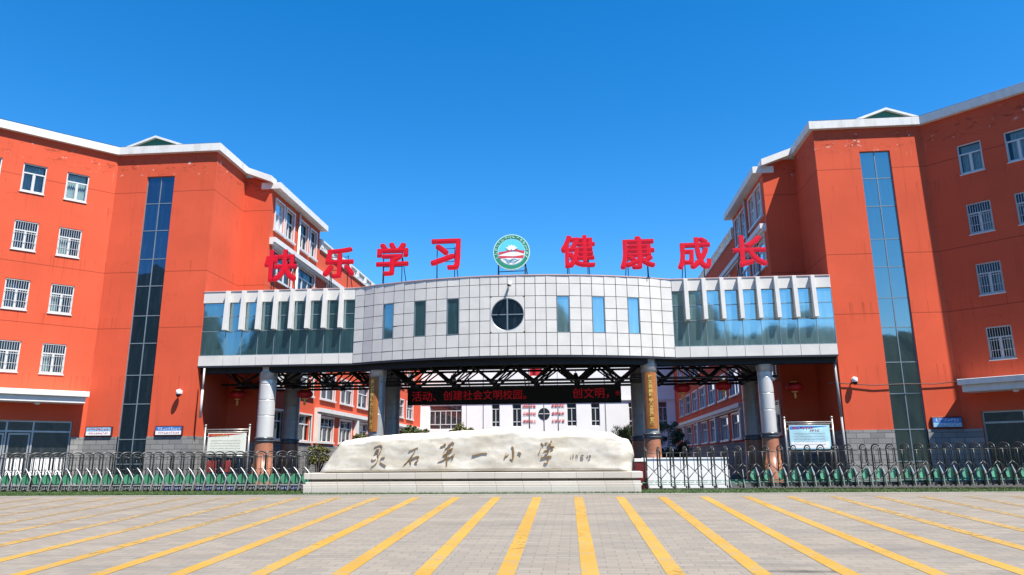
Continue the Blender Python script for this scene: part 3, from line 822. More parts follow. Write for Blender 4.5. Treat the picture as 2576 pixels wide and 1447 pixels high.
        gm.face([q(a+.02, z0+.02, .06+tl*.7), q(b-.02, z0+.02, .06+e+tl*.7), q(b-.02, z1-.02, .06+e-tl*.3), q(a+.02, z1-.02, .06-tl*.3)]); gm.build('window_pane', 'wing_glass_right' if rt else 'wing_glass_left', wo)
    # glazed wings
    for s in (-1, 1):
        xe = XL if s < 0 else XR; xi = BX+s*HC
        fins = [BX+s*(8.37+.836*k) for k in range(8)]
        cuts = sorted([xi, xe]+[BX+s*(8.41+.838*k) for k in range(8)])
        pb, pt = MB(), MB()
        for a, b in zip(cuts[:-1], cuts[1:]):
            e = rng.uniform(-.006, .006)
            pb.box(a+.01, b-.01, Y0+e, Y0+.08, 5.69, 6.18); pt.box(a+.008, b-.008, Y0+e*.5, Y0+.08, 8.86, 9.43)
        pb.build('lower_band', 'clad', root); pt.build('upper_band', 'clad', root)
        gf = MB()
        for z in (6.2, 7.41, 8.16, 8.84): gf.box(min(xi, xe), max(xi, xe), Y0+.05, Y0+.085, z-.017, z+.017)
        for x in cuts: gf.box(x-.014, x+.014, Y0+.052, Y0+.083, 6.2, 8.84)
        go = gf.build('wing_glazing', 'mullion', root)
        gm = MB()
        for a, b in zip(cuts[:-1], cuts[1:]):
            for z0, z1 in ((6.2, 7.41), (7.41, 8.16), (8.16, 8.84)):
                e = [rng.uniform(-.006, .006) for _ in range(3)]
                gm.face([(a, Y0+.066+e[0], z0), (b, Y0+.066+e[1], z0), (b, Y0+.066+e[1]+e[2], z1), (a, Y0+.066+e[0]+e[2], z1)])
        gm.build('wing_pane', 'wing_glass_left' if s < 0 else 'wing_glass_right', go)
        for x in fins:
            fn = MB(); a, b = x-.095, x+.095
            fn.hexa([(a, Y0-.30, 7.42), (b, Y0-.30, 7.42), (b, Y0+.045, 7.42), (a, Y0+.045, 7.42), (a, Y0-.20, 9.42), (b, Y0-.20, 9.42), (b, Y0-.012, 9.42), (a, Y0-.012, 9.42)])
            fn.build('sun_fin', 'clad', root, bev=.008)
    # space frame hanging below the deck
    sp = MB(); dx = 2.13; yb = (35.7, 37.3, 38.8); yt = (34.95, 36.5, 38.05, 39.4); zb, zt = 4.88, 5.78
    xb = [-17.0+dx*i for i in range(13)]
    r1, r2 = .06, .042
    for y in yb:
        sp.tube([(xb[0]-1, y, zb), (xb[-1]+1, y, zb)], r1, 8)
        for x in xb: sp.ball((x, y, zb), (.12, .12, .11), 8, 6)
    for y in yt: sp.tube([(xb[0]-1, y, zt), (xb[-1]+1, y, zt)], r1, 8)
    for x in xb:
        sp.tube([(x, yb[0], zb), (x, yb[-1], zb)], r2*1.2, 6)
        for i, y in enumerate(yb):
            for sx in (-1, 1):
                for yy in (yt[i], yt[i+1]): sp.tube([(x, y, zb), (x+sx*dx/2, yy, zt)], .072 if i == 0 and yy == yt[1] else r2, 6)
    sp.build('space_frame', 'black', root)
    # columns
    for x, y, rr, front in ((-15.24, 34.95, .404, 1), (-9.58, 34.6, .375, 1), (3.39, 34.4, .343, 1), (8.79, 34.95, .335, 1), (-15.4, 38.6, .42, 0), (-9.9, 38.7, .42, 0), (3.22, 38.7, .40, 0), (8.98, 39.0, .40, 0)):
        sh = MB(); z = 2.2; prof = [(rr, z)]
        for zz in (3.26, 4.02, 4.78): prof += [(rr, zz-.04), (rr, zz-.012), (rr-.014, zz-.006), (rr-.014, zz+.006), (rr, zz+.012), (rr, zz+.04)]
        prof += [(rr, 5.02), (rr, 6.11)]
        sh.lathe((x, y, 0), prof, 40)
        co = sh.build('column', 'column' if abs(y-34.95) < .01 else 'column_shaded', root)
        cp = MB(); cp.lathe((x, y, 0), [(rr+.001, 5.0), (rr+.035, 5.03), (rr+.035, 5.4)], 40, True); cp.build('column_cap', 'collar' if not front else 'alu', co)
        cl = MB(); cl.lathe((x, y, 0), [(rr, 2.24), (rr+.09, 2.2), (rr+.09, 2.16), (rr+.03, 2.12), (rr+.07, 2.08), (rr+.07, 2.02), (rr+.02, 1.98)], 40, True); cl.build('column_collar', 'collar', co)
        bs = MB(); bs.lathe((x, y, 0), [(rr+.025, 2.0), (rr+.05, 1.5), (rr+.055, .98), (rr+.075, .97), (rr+.08, .0)], 40, True); bs.build('column_base', 'granite', co)
bridge()

# ------------------------------------------------------------------ rooftop letters and emblem
def bold_mesh(ch, r):
    base = text_mesh(ch, 1., .04)
    vs = [v.co.copy() for v in base.vertices]; fs = [tuple(f.vertices) for f in base.polygons]
    m = MB(); k = 0
    for i in range(9):
        dx, dy = (i % 3-1)*r, (i//3-1)*r
        b = len(m.v); m.v += [(v.x+dx, v.y+dy, v.z+.003*i) for v in vs]
        m.f += [tuple(b+q for q in f) for f in fs]; m.sm += [False]*len(fs)
    me = m.mesh('letter_face'); me['h'] = base['h']+2*r
    return me
def rooftop():
    D = [('快', -14.29, 10.425, 1.62, 34.8, 1.045, 'red rooftop character 快 farthest left, in front of the left red block'),
         ('乐', -11.37, 10.475, 1.55, 34.75, 1.0435, 'red rooftop character 乐 between 快 and 学'),
         ('学', -8.72, 10.58, 1.66, 33.95, 1.0195, 'red rooftop character 学 with three strokes on top, against blue sky'),
         ('习', -6.11, 10.735, 1.55, 33.5, 1.006, 'red open hook shaped rooftop character 习 left of the emblem'),
         ('健', .24, 10.59, 1.58, 33.3, 1.009, 'dense red rooftop character 健 first to the right of the emblem'),
         ('康', 2.99, 10.445, 1.60, 33.7, 1.021, 'red rooftop character 康 between 健 and 成'),
         ('成', 5.63, 10.41, 1.55, 34.7, 1.042, 'red rooftop character 成 second from the right end of the bridge roof'),
         ('长', 8.18, 10.445, 1.52, 34.75, 1.0435, 'red rooftop character 长 farthest right, in front of the shaded red block')]
    for ch, x, z, h, y, k, lab in D:
        X_, Z_, H_ = x*k, EYE+(z-EYE)*k, h*k
        root = thing('roof_letter', (X_, y, 9.4), lab, 'sign letter', 'red slogan letters on the bridge roof')
        me = bold_mesh(ch, .03); sc = H_/me['h']
        me.transform(Matrix.Translation((X_, y, Z_)) @ FACE @ Matrix.Diagonal((sc, sc, 1, 1)) )
        me.transform(Matrix.Translation((-X_, -y, -9.4)))
        place('letter_face', me, 'red_letter', root, (X_, y, 9.4))
        st = MB(); zb = 9.4; hw = H_*.28
        for sx in (-1, 1):
            st.tube([(X_+sx*hw, y+.08, zb), (X_+sx*hw, y+.08, Z_+H_*.25)], .022, 5)
            st.tube([(X_+sx*hw*1.25, y+.75, zb), (X_+sx*hw, y+.08, Z_+H_*.12)], .022, 5)
        for zz in (Z_-H_*.22, Z_+H_*.2): st.tube([(X_-hw, y+.08, zz), (X_+hw, y+.08, zz)], .016, 5)
        st.build('letter_stand', 'steel', root)
    # emblem
    x, z, r, y = -2.9, 10.68, .87, 33.02
    root = thing('school_emblem', (x, y, 9.4), 'round school emblem with green ring, blue sky and red mountains on the bridge roof', 'emblem')
    def disc(r0, r1, yo, n=64, a0=0, a1=2*math.pi):
        m = MB(); m.grid([[(x+rr*math.cos(a0+(a1-a0)*i/n), y+yo, z+rr*math.sin(a0+(a1-a0)*i/n)) for i in range(n+1)] for rr in (r0, r1)], smooth=False); return m
    d = MB(); d.prism([(x+r*math.cos(a*math.pi/32), y, z+r*math.sin(a*math.pi/32)) for a in range(64)], (0, .12, 0)); d.build('emblem_disc', 'mint', root)
    disc(.665, .83, -.006).build('emblem_ring', 'emb_green', root)
    f = MB(); f.face([(x+.64*math.cos(a*math.pi/32), y-.008, z+.64*math.sin(a*math.pi/32)) for a in range(64)]); f.build('emblem_sky', 'emb_cyan', root)
    def chord(z0, z1, yo):
        pts = []
        for i in range(17):
            zz = z0+(z1-z0)*i/16; pts.append((x+math.sqrt(max(0, .625**2-zz*zz)), y-yo, z+zz))
        for i in range(16, -1, -1):
            zz = z0+(z1-z0)*i/16; pts.append((x-math.sqrt(max(0, .625**2-zz*zz)), y-yo, z+zz))
        return pts
    m = MB(); m.face(chord(-.62, .0, .012)); m.build('emblem_white', 'white', root)
    m = MB(); m.face([(x-.6, y-.018, z-.14), (x-.61, y-.018, z+.0), (x-.3, y-.018, z+.04), (x-.05, y-.018, z+.13), (x+.05, y-.018, z+.12), (x+.2, y-.018, z+.15), (x+.4, y-.018, z+.07), (x+.61, y-.018, z+.05), (x+.6, y-.018, z-.1), (x+.35, y-.018, z-.02), (x+.1, y-.018, z+.05), (x-.25, y-.018, z-.03)])
    m.face([(x-.56, y-.018, z-.32), (x-.59, y-.018, z-.18), (x-.2, y-.018, z-.2), (x+.1, y-.018, z-.22), (x+.4, y-.018, z-.19), (x+.59, y-.018, z-.17), (x+.55, y-.018, z-.33), (x+.2, y-.018, z-.30), (x-.15, y-.018, z-.28)])
    m.build('emblem_mountain', 'emb_red', root)
    m = MB()
    for k in range(3):
        zc = z-.40-.07*k; hw = .40-.08*k
        m.grid([[(x-hw+2*hw*i/14, y-.02, zc+.03*math.sin(i*.9+k)+dz) for i in range(15)] for dz in (0, .035)], smooth=False)
    m.build('emblem_wave', 'emb_blue', root)
    m = MB()
    for a in (-62, -31, 0, 31, 62):
        y -= .0012
        ca, sa = math.sin(R(a)), math.cos(R(a)); px, pz = x+ca*.02, z+.10+sa*.02
        m.face([(px-.05*sa, y-.024, pz+.05*ca), (px+ca*.13-.075*sa, y-.024, pz+sa*.13+.075*ca), (px+ca*.30, y-.024, pz+sa*.25), (px+ca*.13+.075*sa, y-.024, pz+sa*.13-.075*ca), (px+.05*sa, y-.024, pz-.05*ca)])
    m.build('emblem_flower', 'white', root)
    # lettering round the ring, too small to read in the photo
    m = MB(); rng = random.Random(4)
    for k in range(16):
        a = R(200-k*14.7); u = (math.cos(a), math.sin(a)); v = (-u[1], u[0])
        for _ in range(3):
            r0 = .70+rng.random()*.07; t0 = rng.uniform(-.05, .05); lr, lt = (.016, .045) if rng.random() < .5 else (.045, .014)
            q = [(r0-lr, t0-lt), (r0+lr, t0-lt), (r0+lr, t0+lt), (r0-lr, t0+lt)]
            m.face([(x+u[0]*rr+v[0]*tt, y-.012, z+u[1]*rr+v[1]*tt) for rr, tt in q])
    m.build('emblem_lettering', 'mint', root)
    st = MB()
    for sx in (-1, 1):
        st.tube([(x+sx*.62, y+.16, 9.4), (x+sx*.64, y+.16, 10.2)], .03, 6); st.tube([(x+sx*.74, y+.9, 9.4), (x+sx*.64, y+.16, 10.15)], .026, 6)
    st.tube([(x-.62, y+.16, 9.76), (x+.62, y+.16, 9.78)], .022, 6)
    st.build('emblem_stand', 'steel', root)
M['mint'] = plain('pale_mint_enamel', (.52, .76, .68), .35, var=.04)
M['emb_green'] = plain('emblem_green', (.03, .25, .15), .35, var=.08)
M['emb_cyan'] = plain('emblem_cyan', (.12, .58, .75), .35, var=.06)
M['emb_red'] = plain('emblem_red', (.60, .06, .08), .35, var=.08)
M['emb_blue'] = plain('emblem_blue', (.06, .30, .42), .35, var=.08)
rooftop()
# ------------------------------------------------------------------ name stone
STROKES = {'ling':[[(-7.343,1.565,0.0105),(-7.241,1.602,0.0157),(-7.14,1.638,0.0183),(-7.068,1.619,0.0209),(-7.047,1.569,0.0235),(-7.07,1.477,0.0235),(-7.106,1.404,0.0209),(-7.149,1.355,0.0105)],[(-7.281,1.473,0.0262),(-7.237,1.485,0.0157),(-7.16,1.496,0.0078)],[(-7.335,1.35,0.0235),(-7.272,1.381,0.0131),(-7.17,1.417,0.0078)],[(-7.212,1.325,0.0131),(-7.172,1.294,0.034),(-7.169,1.208,0.034),(-7.203,1.099,0.0392),(-7.232,1.014,0.034),(-7.319,0.941,0.0183),(-7.432,0.875,0.0065)],[(-7.417,1.167,0.0288),(-7.382,1.094,0.0314),(-7.326,1.118,0.0131),(-7.263,1.148,0.0052)],[(-7.109,1.147,0.0078),(-7.034,1.201,0.0183),(-6.939,1.219,0.0366)],[(-7.112,1.049,0.0078),(-7.027,0.988,0.0235),(-6.89,0.914,0.0392)]],'shi':[[(-6.071,1.427,0.0314),(-5.957,1.456,0.0314),(-5.831,1.504,0.0314),(-5.743,1.534,0.0392),(-5.73,1.504,0.034)],[(-5.83,1.431,0.0131),(-5.903,1.322,0.0314),(-6.026,1.164,0.0288),(-6.137,1.031,0.0235),(-6.242,0.941,0.0078)],[(-6.013,1.14,0.0105),(-5.992,1.055,0.0366),(-5.972,0.951,0.0209)],[(-6.0,1.127,0.0131),(-5.9,1.188,0.0235),(-5.761,1.241,0.0262),(-5.691,1.229,0.0314),(-5.69,1.174,0.0314),(-5.745,1.089,0.0235),(-5.845,1.017,0.0157),(-5.794,1.005,0.0183),(-5.749,0.968,0.0209)]],'di':[[(-4.923,1.577,0.0078),(-4.835,1.588,0.0314),(-4.76,1.655,0.0366),(-4.754,1.685,0.0262)],[(-4.76,1.661,0.0183),(-4.715,1.642,0.0262)],[(-4.658,1.605,0.0105),(-4.57,1.659,0.0262),(-4.482,1.726,0.0314),(-4.483,1.756,0.0105)],[(-4.482,1.726,0.0209),(-4.412,1.682,0.0235)],[(-4.769,1.435,0.0314),(-4.72,1.508,0.0235),(-4.607,1.58,0.0131),(-4.531,1.616,0.0078)],[(-4.681,1.434,0.0157),(-4.58,1.47,0.0235),(-4.461,1.518,0.034),(-4.492,1.457,0.0209),(-4.604,1.373,0.0235),(-4.704,1.325,0.0209),(-4.817,1.271,0.0183),(-4.829,1.241,0.0157)],[(-4.817,1.265,0.0105),(-4.729,1.265,0.0157),(-4.666,1.307,0.0288)],[(-4.666,1.313,0.0183),(-4.671,1.216,0.0366),(-4.669,1.046,0.0366),(-4.682,0.859,0.0288)],[(-4.671,1.216,0.0183),(-4.752,1.144,0.0262),(-4.852,1.078,0.0209),(-5.002,1.03,0.0065)],[(-4.64,1.228,0.0131),(-4.601,1.179,0.0288),(-4.526,1.227,0.0157),(-4.395,1.305,0.0366),(-4.438,1.214,0.0262),(-4.507,1.142,0.0078)],[(-4.63,1.446,0.0183),(-4.604,1.385,0.0288)]],'yi':[[(-3.761,1.27,0.0235),(-3.711,1.257,0.034),(-3.561,1.299,0.0288),(-3.373,1.334,0.0288),(-3.273,1.333,0.0314),(-3.229,1.308,0.0262)]],'xiao':[[(-2.35,1.562,0.0209),(-2.294,1.501,0.0523),(-2.283,1.344,0.0628),(-2.29,1.175,0.0628),(-2.316,1.085,0.0523),(-2.365,1.104,0.0183),(-2.421,1.128,0.0065)],[(-2.544,1.322,0.0209),(-2.588,1.213,0.0445),(-2.607,1.147,0.0497),(-2.563,1.213,0.0183),(-2.457,1.285,0.0052)],[(-2.128,1.355,0.0157),(-2.066,1.342,0.034),(-2.01,1.288,0.0445)]],'xue':[[(-1.308,1.672,0.0282),(-1.249,1.621,0.0377),(-1.206,1.562,0.0314)],[(-1.167,1.671,0.0314),(-1.115,1.648,0.0439),(-1.078,1.684,0.022)],[(-0.943,1.749,0.0282),(-0.929,1.698,0.0471),(-1.012,1.626,0.0345),(-1.079,1.576,0.022)],[(-1.303,1.505,0.0251),(-1.342,1.404,0.0408),(-1.387,1.311,0.0471)],[(-1.073,1.518,0.0126),(-0.969,1.546,0.022),(-0.866,1.538,0.0408),(-0.852,1.502,0.0439),(-0.912,1.459,0.0314),(-0.971,1.423,0.0157)],[(-1.216,1.382,0.0282),(-1.119,1.417,0.0251),(-1.009,1.409,0.0345),(-1.062,1.33,0.0345),(-1.122,1.273,0.0408),(-1.173,1.295,0.0188)],[(-1.323,1.152,0.0314),(-1.197,1.173,0.0314),(-1.02,1.214,0.0314),(-0.939,1.192,0.0314)],[(-1.079,1.215,0.022),(-1.033,1.114,0.0345),(-1.067,1.014,0.0345),(-1.142,0.964,0.0282),(-1.215,0.986,0.0126)]],'seal':[[(-0.223,1.266,0.0157),(-0.255,1.195,0.0188),(-0.249,1.123,0.0157)],[(-0.164,1.28,0.0157),(-0.168,1.123,0.0126)],[(-0.077,1.237,0.0126),(-0.018,1.251,0.0126),(-0.064,1.179,0.0126),(-0.073,1.143,0.0126)],[(-0.004,1.25,0.0126),(-0.014,1.15,0.0126)],[(0.099,1.25,0.0157),(0.187,1.249,0.0157),(0.177,1.177,0.0157),(0.097,1.178,0.0157),(0.099,1.25,0.0157)],[(0.135,1.221,0.022),(0.139,1.121,0.0157)],[(0.081,1.121,0.0126),(0.183,1.127,0.0126)],[(0.318,1.234,0.0141),(0.345,1.162,0.0141)],[(0.392,1.248,0.0141),(0.442,1.219,0.0141),(0.432,1.147,0.0141),(0.358,1.105,0.0126)]]}
def interp(tab, x):
    for (a, u), (b, v) in zip(tab[:-1], tab[1:]):
        if x <= b: return u+(v-u)*max(0, (x-a))/(b-a)
    return tab[-1][1]
def stone():
    from mathutils import noise as mn
    top = [(-9.5, .95), (-9.29, 1.37), (-9.04, 1.64), (-8.56, 1.83), (-7.64, 1.96), (-6.56, 2.045), (-5.14, 2.085), (-3.87, 2.155), (-3.05, 2.215), (-2.35, 2.275), (-1.93, 2.27), (-1.6, 2.11), (-.83, 2.075), (0, 2.10), (.95, 2.065), (1.3, 1.98), (1.48, 1.85), (1.75, 1.79), (1.9, 1.71), (1.99, 1.5)]
    xl = [(0, -9.5), (.12, -9.5), (.25, -9.44), (.45, -9.29), (.7, -9.06), (1, -8.75)]
    xr = [(0, 1.87), (.3, 1.9), (.6, 1.98), (.8, 1.96), (1, 1.80)]
    NU, NV = 150, 30; zb = .66
    front, rear = [], []
    for j in range(NV+1):
        v = j/NV; rf, rr = [], []
        for i in range(NU+1):
            u = i/NU; x = interp(xl, v)+(interp(xr, v)-interp(xl, v))*u
            T = interp(top, x); z = zb+(T-zb)*v
            z += .03*mn.noise((x*2.3, 3.1, 0))*v + .02*mn.noise((x*6, 1, 0))*v
            e = min(1, min(u, 1-u)*26, (1-v)*6.5+.0, v*9+.35); e = 1-(1-e)**2
            y = 26.86-.5*e
            rough = .03*mn.noise((x*1.3, z*2.2, 2))+.012*mn.noise((x*4, z*5, 5))
            if v > .7: rough += .09*abs(mn.noise((x*1.8, z*6, 9)))*(v-.7)/.3
            y += rough*(1 if e > .3 else .3)
            y = max(y, 26.335)
            edge = i in (0, NU) or j in (0, NV)
            rf.append((x, 26.86 if edge and j != 0 else y, z)); rr.append((x, 26.86+(.0 if edge else .42*e), z))
        front.append(rf); rear.append(rr)
    mb = MB(); mb.grid(front); mb.grid(rear)
    root = mb.build('name_stone', 'marble', None, (-3.8, 26.86, .66))
    tag(root, 'long cream marble boulder carved with the school name, lying on its stepped plinth', 'boulder')
    for key, strokes in STROKES.items():
        m = MB()
        for s in strokes:
            pts = []
            for a, b in zip(s[:-1], s[1:]):
                for k in range(4): f = k/4; pts.append(tuple(a[q]+(b[q]-a[q])*f for q in range(3)))
            pts.append(s[-1]); L_, R_ = [], []
            for i, (x, z, w_) in enumerate(pts):
                a, b = pts[max(0, i-1)], pts[min(len(pts)-1, i+1)]
                d = Vector((b[0]-a[0], b[1]-a[1])); d = d.normalized() if d.length else Vector((1, 0))
                w_ = max(w_, .012)*.40
                L_.append((x-d.y*w_, 26.318, z+d.x*w_)); R_.append((x+d.y*w_, 26.318, z-d.x*w_))
            m.grid([L_, R_, [(x, 26.37, z) for x, y, z in R_]], smooth=False); m.face([L_[0], R_[0], (R_[0][0], 26.37, R_[0][2])])
        m.build('carved_character' if key != 'seal' else 'carved_signature', 'ink' if key != 'seal' else 'ink_pale', root)
    pl = MB()
    pl.box(-9.86, 2.2, 26.22, 27.5, .45, .665); pl.box(-9.66, 2.02, 26.5, 27.4, .345, .45)
    pl.box(-9.78, 2.12, 26.19, 27.52, .27, .36); pl.box(-9.86, 2.16, 26.15, 27.56, .2, .27); pl.box(-9.84, 2.12, 26.142, 27.6, -.1, .2)
    o = pl.build('stone_plinth', 'plinth_stone', None, (-3.8, 26.8, 0), bev=.012)
    tag(o, 'stepped cream stone plinth with a dark groove under the name stone', 'plinth')
stone()

# ------------------------------------------------------------------ retractable gates
def gate():
    rngm = random.Random(9)
    def arch_mesh(w, d, z0, double=True):
        """round topped frame standing obliquely in the gate; (0,0) is its front foot"""
        m = MB(); zt = 1.30
        at = lambda f, z: (w*f, d*f, z)
        arc = [at(.5-.5*math.cos(math.pi*k/12), zt+.14*math.sin(math.pi*k/12)) for k in range(13)]
        m.tube([at(0, z0)]+arc+[at(1, z0)], .024, 8)
        if double:
            q = .22; arc2 = [at(.5-(.5-q)*math.cos(math.pi*k/10), zt-.03+.09*math.sin(math.pi*k/10)) for k in range(11)]
            m.tube([at(q, .80)]+arc2+[at(1-q, .80)], .012, 6)
        m.tube([at(0, 1.27), at(1, 1.27)], .012, 6); m.tube([at(0, .80), at(1, .80)], .014, 6)
        for f in (0, 1): m.ball(at(f, 1.30), (.032, .032, .032), 8, 5)
        return m.mesh('arch_frame')
    def strut_mesh(pts, rad):
        m = MB(); pts = [Vector(p) for p in pts]; P_, R_ = [], []
        for i in range(len(pts)-1):
            for k in range(6):
                f = k/6; p0, p1, p2, p3 = pts[max(0, i-1)], pts[i], pts[i+1], pts[min(len(pts)-1, i+2)]
                P_.append(.5*((2*p1)+(p2-p0)*f+(2*p0-5*p1+4*p2-p3)*f*f+(3*p1-p0-3*p2+p3)*f**3)); R_.append(rad[i]+(rad[i+1]-rad[i])*f)
        P_.append(pts[-1]); R_.append(rad[-1]); m.tube(P_, R_, 8); return m.mesh('silver_leg')
    def plate(name, pts, th=.022, bev=.008):
        m = MB(); m.prism([(x, y-th/2, z) for x, y, z in pts], (0, th, 0)); return m.mesh(name, bev=bev)
    def boxm(name, *b):
        m = MB(); m.box(*b); return m.mesh(name)
    wheel = MB(); wheel.tube([(-.02, 0, .045), (.02, 0, .045)], .045, 10); wheel = wheel.mesh('castor')
    def tubes(name, lines, r, n=6):
        m = MB()
        for p, q in lines: m.tube([p, q], r, n)
        return m.mesh(name)
    # --- left gate unit
    p = .408
    archL = arch_mesh(.30, .36, .05)
    legL = strut_mesh([(-.09, -.02, .86), (.05, -.04, .72), (.17, -.05, .54), (.205, -.05, .45), (.165, -.04, .26), (.10, -.02, .02)], [.016, .019, .022, .024, .023, .022])
    legB = strut_mesh([(-.10, .0, .80), (-.16, .0, .62), (-.20, .0, .46), (-.16, .0, .25), (-.12, .0, .02)], [.013, .015, .016, .016, .016])
    greenL = plate('green_panel', [(-.01+.175*math.cos(k*math.pi/6+.2), .0, .455+.185*math.sin(k*math.pi/6+.2)) for k in range(12)])
    barL = boxm('foot_bar', -.17, .12, -.03, .0, .205, .24); boardL = boxm('foot_board', -.16, .11, -.012, .012, .045, .185)
    markm = MB(); glyph_row(markm, rngm, -.13, .09, -.015, .115, .09, .05); markL = markm.mesh('board_print')
    # --- right gate unit
    archR = arch_mesh(-.035, .6, .05)
    legR = strut_mesh([(-.02, -.02, .70), (.0, -.03, .60), (.03, -.04, .48), (.055, -.04, .34), (.07, -.03, .18), (.09, -.02, .02)], [.013, .024, .036, .033, .023, .021])
    legS = strut_mesh([(.0, -.02, .62), (.01, -.02, .4), (.02, -.02, .2), (.05, -.02, .02)], [.016, .018, .021, .022])
    greenR = plate('green_panel', [(-.21, .05, .42), (-.17, .05, .56), (-.06, .05, .64), (.02, .05, .54), (.03, .05, .38), (-.08, .05, .27), (-.18, .05, .30)])
    barR = boxm('foot_bar', -.2, .2, .04, .07, .2, .225); boardR = boxm('foot_board', -.2, .2, .06, .08, .05, .17)
    def run(x0, n, step, label, left, blue=()):
        root = thing('retractable_gate', (x0, 27, 0), label, 'gate', 'retractable gates beside the boulder')
        rng = random.Random(int(x0*7)); s = step
        if left: links = [('handrail', tubes('handrail', [((0, -.01, 1.235), (s, -.01, 1.235))], .013)), ('scissor_link', tubes('scissor_link', [((0, .03, .80), (s, .05, .34)), ((0, .05, .34), (s, .03, .80))], .011)), ('foot_rail', tubes('foot_rail', [((0, .1, .19), (s, .1, .19))], .014)), ('centre_rod', tubes('centre_rod', [((s*.42, .02, .62), (s*.42, .02, 1.235))], .010))]
        else: links = [('handrail', tubes('handrail', [((0, -.01, 1.235), (s, -.01, 1.235))], .013)), ('scissor_link', tubes('scissor_link', [((0, -.05, .84), (s*.5, -.06, .60)), ((s*.5, -.06, .60), (s, -.05, .34)), ((0, -.07, .34), (s*.5, -.075, .60)), ((s*.5, -.075, .60), (s, -.07, .84))], .015)),
              ('centre_rod', tubes('centre_rod', [((s*.5, -.03, .60), (s*.5, -.03, 1.235))], .011)), ('foot_rail', tubes('foot_rail', [((0, .12, .27), (s, .12, .27))], .012)), ('foot_rail', tubes('foot_rail', [((0, .12, .14), (s, .12, .14))], .012))]
        for i in range(n):
            x = x0+s*i; y = 27+rng.uniform(-.02, .02); z = .02 if left else .05+.003*i; org = (x, y, z)
            a = place('arch_frame', archL if left else archR, 'gate_dark', root, org); a.rotation_euler.z = rng.uniform(-.06, .06)
            open_ = (not left) and i < 8
            if left:
                place('silver_leg', legL, 'gate_silver', a, org); place('back_leg', legB, 'gate_dark', a, org)
                place('green_panel', greenL, 'gate_green', a, org); place('foot_bar', barL, 'gate_silver', a, org)
                b = place('foot_board', boardL, 'gate_board', a, org); place('board_print', markL, 'white', b, org)
                if i in blue: b.material_slots[0].link = 'OBJECT'; b.material_slots[0].material = M['gate_blue']
            else:
                place('silver_leg', legS if open_ else legR, 'gate_silver', a, org)
                if not open_: place('green_panel', greenR, 'gate_pale_green', a, org); place('foot_board', boardR, 'gate_board', a, org)
                place('foot_bar', barR, 'gate_pale_green' if open_ else 'gate_silver', a, org)
            place('castor', wheel, 'led_case', a, (x, y+.05, z)); place('castor', wheel, 'led_case', a, (x, y+.45, z))
            if i < n-1:
                for nm, me in links: place(nm, me, ('gate_silver' if nm == 'scissor_link' and not left and i > 7 else 'gate_green' if nm == 'foot_rail' and not left else 'gate_dark'), root, org)
    run(-10.05, 31, -.408, 'grey retractable gate of round arches with bright green panels, left of the boulder', True, (1, 2, 7, 8, 9, 10, 12, 13))
    run(2.42, 30, .475, 'silver retractable gate with crossed lattice links, right of the boulder', False)
M['gate_pale_green'] = plain('pale_green_gate_panel', (.13, .42, .28), .3, var=.3, vscale=2)
def glyph_row(mb, rng, x0, x1, y, z, h, pitch):
    """a row of tiny stroke marks, for print too small to read in the photo"""
    x = x0
    while x < x1-pitch*.5:
        for _ in range(4):
            if rng.random() < .5: w_, hh = pitch*.38, h*.06
            else: w_, hh = pitch*.05, h*.4
            cx, cz = x+pitch*.45+rng.uniform(-.2, .2)*pitch, z+rng.uniform(-.35, .35)*h
            mb.face([(cx-w_, y, cz-hh), (cx+w_, y, cz-hh), (cx+w_, y, cz+hh), (cx-w_, y, cz+hh)])
        x += pitch
gate()
# low white wall and red box seen through the right gate
pw = MB(); pw.box(2.45, 5.65, 29.0, 29.5, 0, 1.08); pw.box(2.42, 5.69, 28.97, 29.53, 1.08, 1.13)
tag(pw.build('planter_wall', 'hall', None, (4, 29.2, 0)), 'low white planter wall standing behind the right gate', 'planter')
rb = thing('fire_box', (2.3, 28.2, 0), 'small dark red cabinet with white top between boulder and right gate', 'cabinet')
q = MB(); q.box(2.08, 2.5, 28.0, 28.35, 0, .98); q.build('cabinet_body', plain('dark_red_paint', (.13, .012, .015), .5), rb, bev=.01)
q = MB(); q.box(2.06, 2.52, 27.98, 28.37, .985, 1.10); q.build('cabinet_top', 'white', rb, bev=.01)

# ------------------------------------------------------------------ lettering helpers on flat boards facing the plaza
def put_text(s, x, y, z, h, mat, parent, name='lettering', wmax=None, bold=.012, depth=.004):
    me = text_mesh(s, 1., depth, bold); sc = h/me['h'] if not wmax else wmax/me['w']
    org = ORG[parent]
    me.transform(Matrix.Translation((x-org[0], y-org[1], z-org[2])) @ FACE @ Matrix.Diagonal((sc, sc, 1, 1)))
    return place(name, me, mat, parent, org)
# LED banner under the bridge
def led():
    x0, x1, y, z0, z1 = -9.36, 2.40, 39.95, 4.06, 5.05
    root = thing('led_screen', ((x0+x1)/2, y, z0), 'long black LED screen with red scrolling characters hanging under the bridge', 'screen')
    m = MB(); m.box(x0, x1, y, y+.25, z0, z1); m.build('screen_case', 'led_case', root, bev=.02)
    put_text('活动、', -8.42, y-.012, 4.53, .62, 'led_red', root, wmax=1.35, bold=.0)
    put_text('创建社会文明校园。', -5.05, y-.012, 4.56, .62, 'led_red', root, wmax=4.6, bold=.0)
    put_text('创文明，', .75, y-.012, 4.58, .6, 'led_red', root, wmax=1.95, bold=.0)
    put_text('全', 2.2, y-.012, 4.58, .5, 'led_red', root, wmax=.26, bold=.0)
    h = MB()
    for x in (-9, -5.9, -2.8, .4, 2.1): h.tube([(x, y+.12, z1), (x, 39.4, 5.45)], .03, 6)
    h.build('hanger', 'black', root)
led()

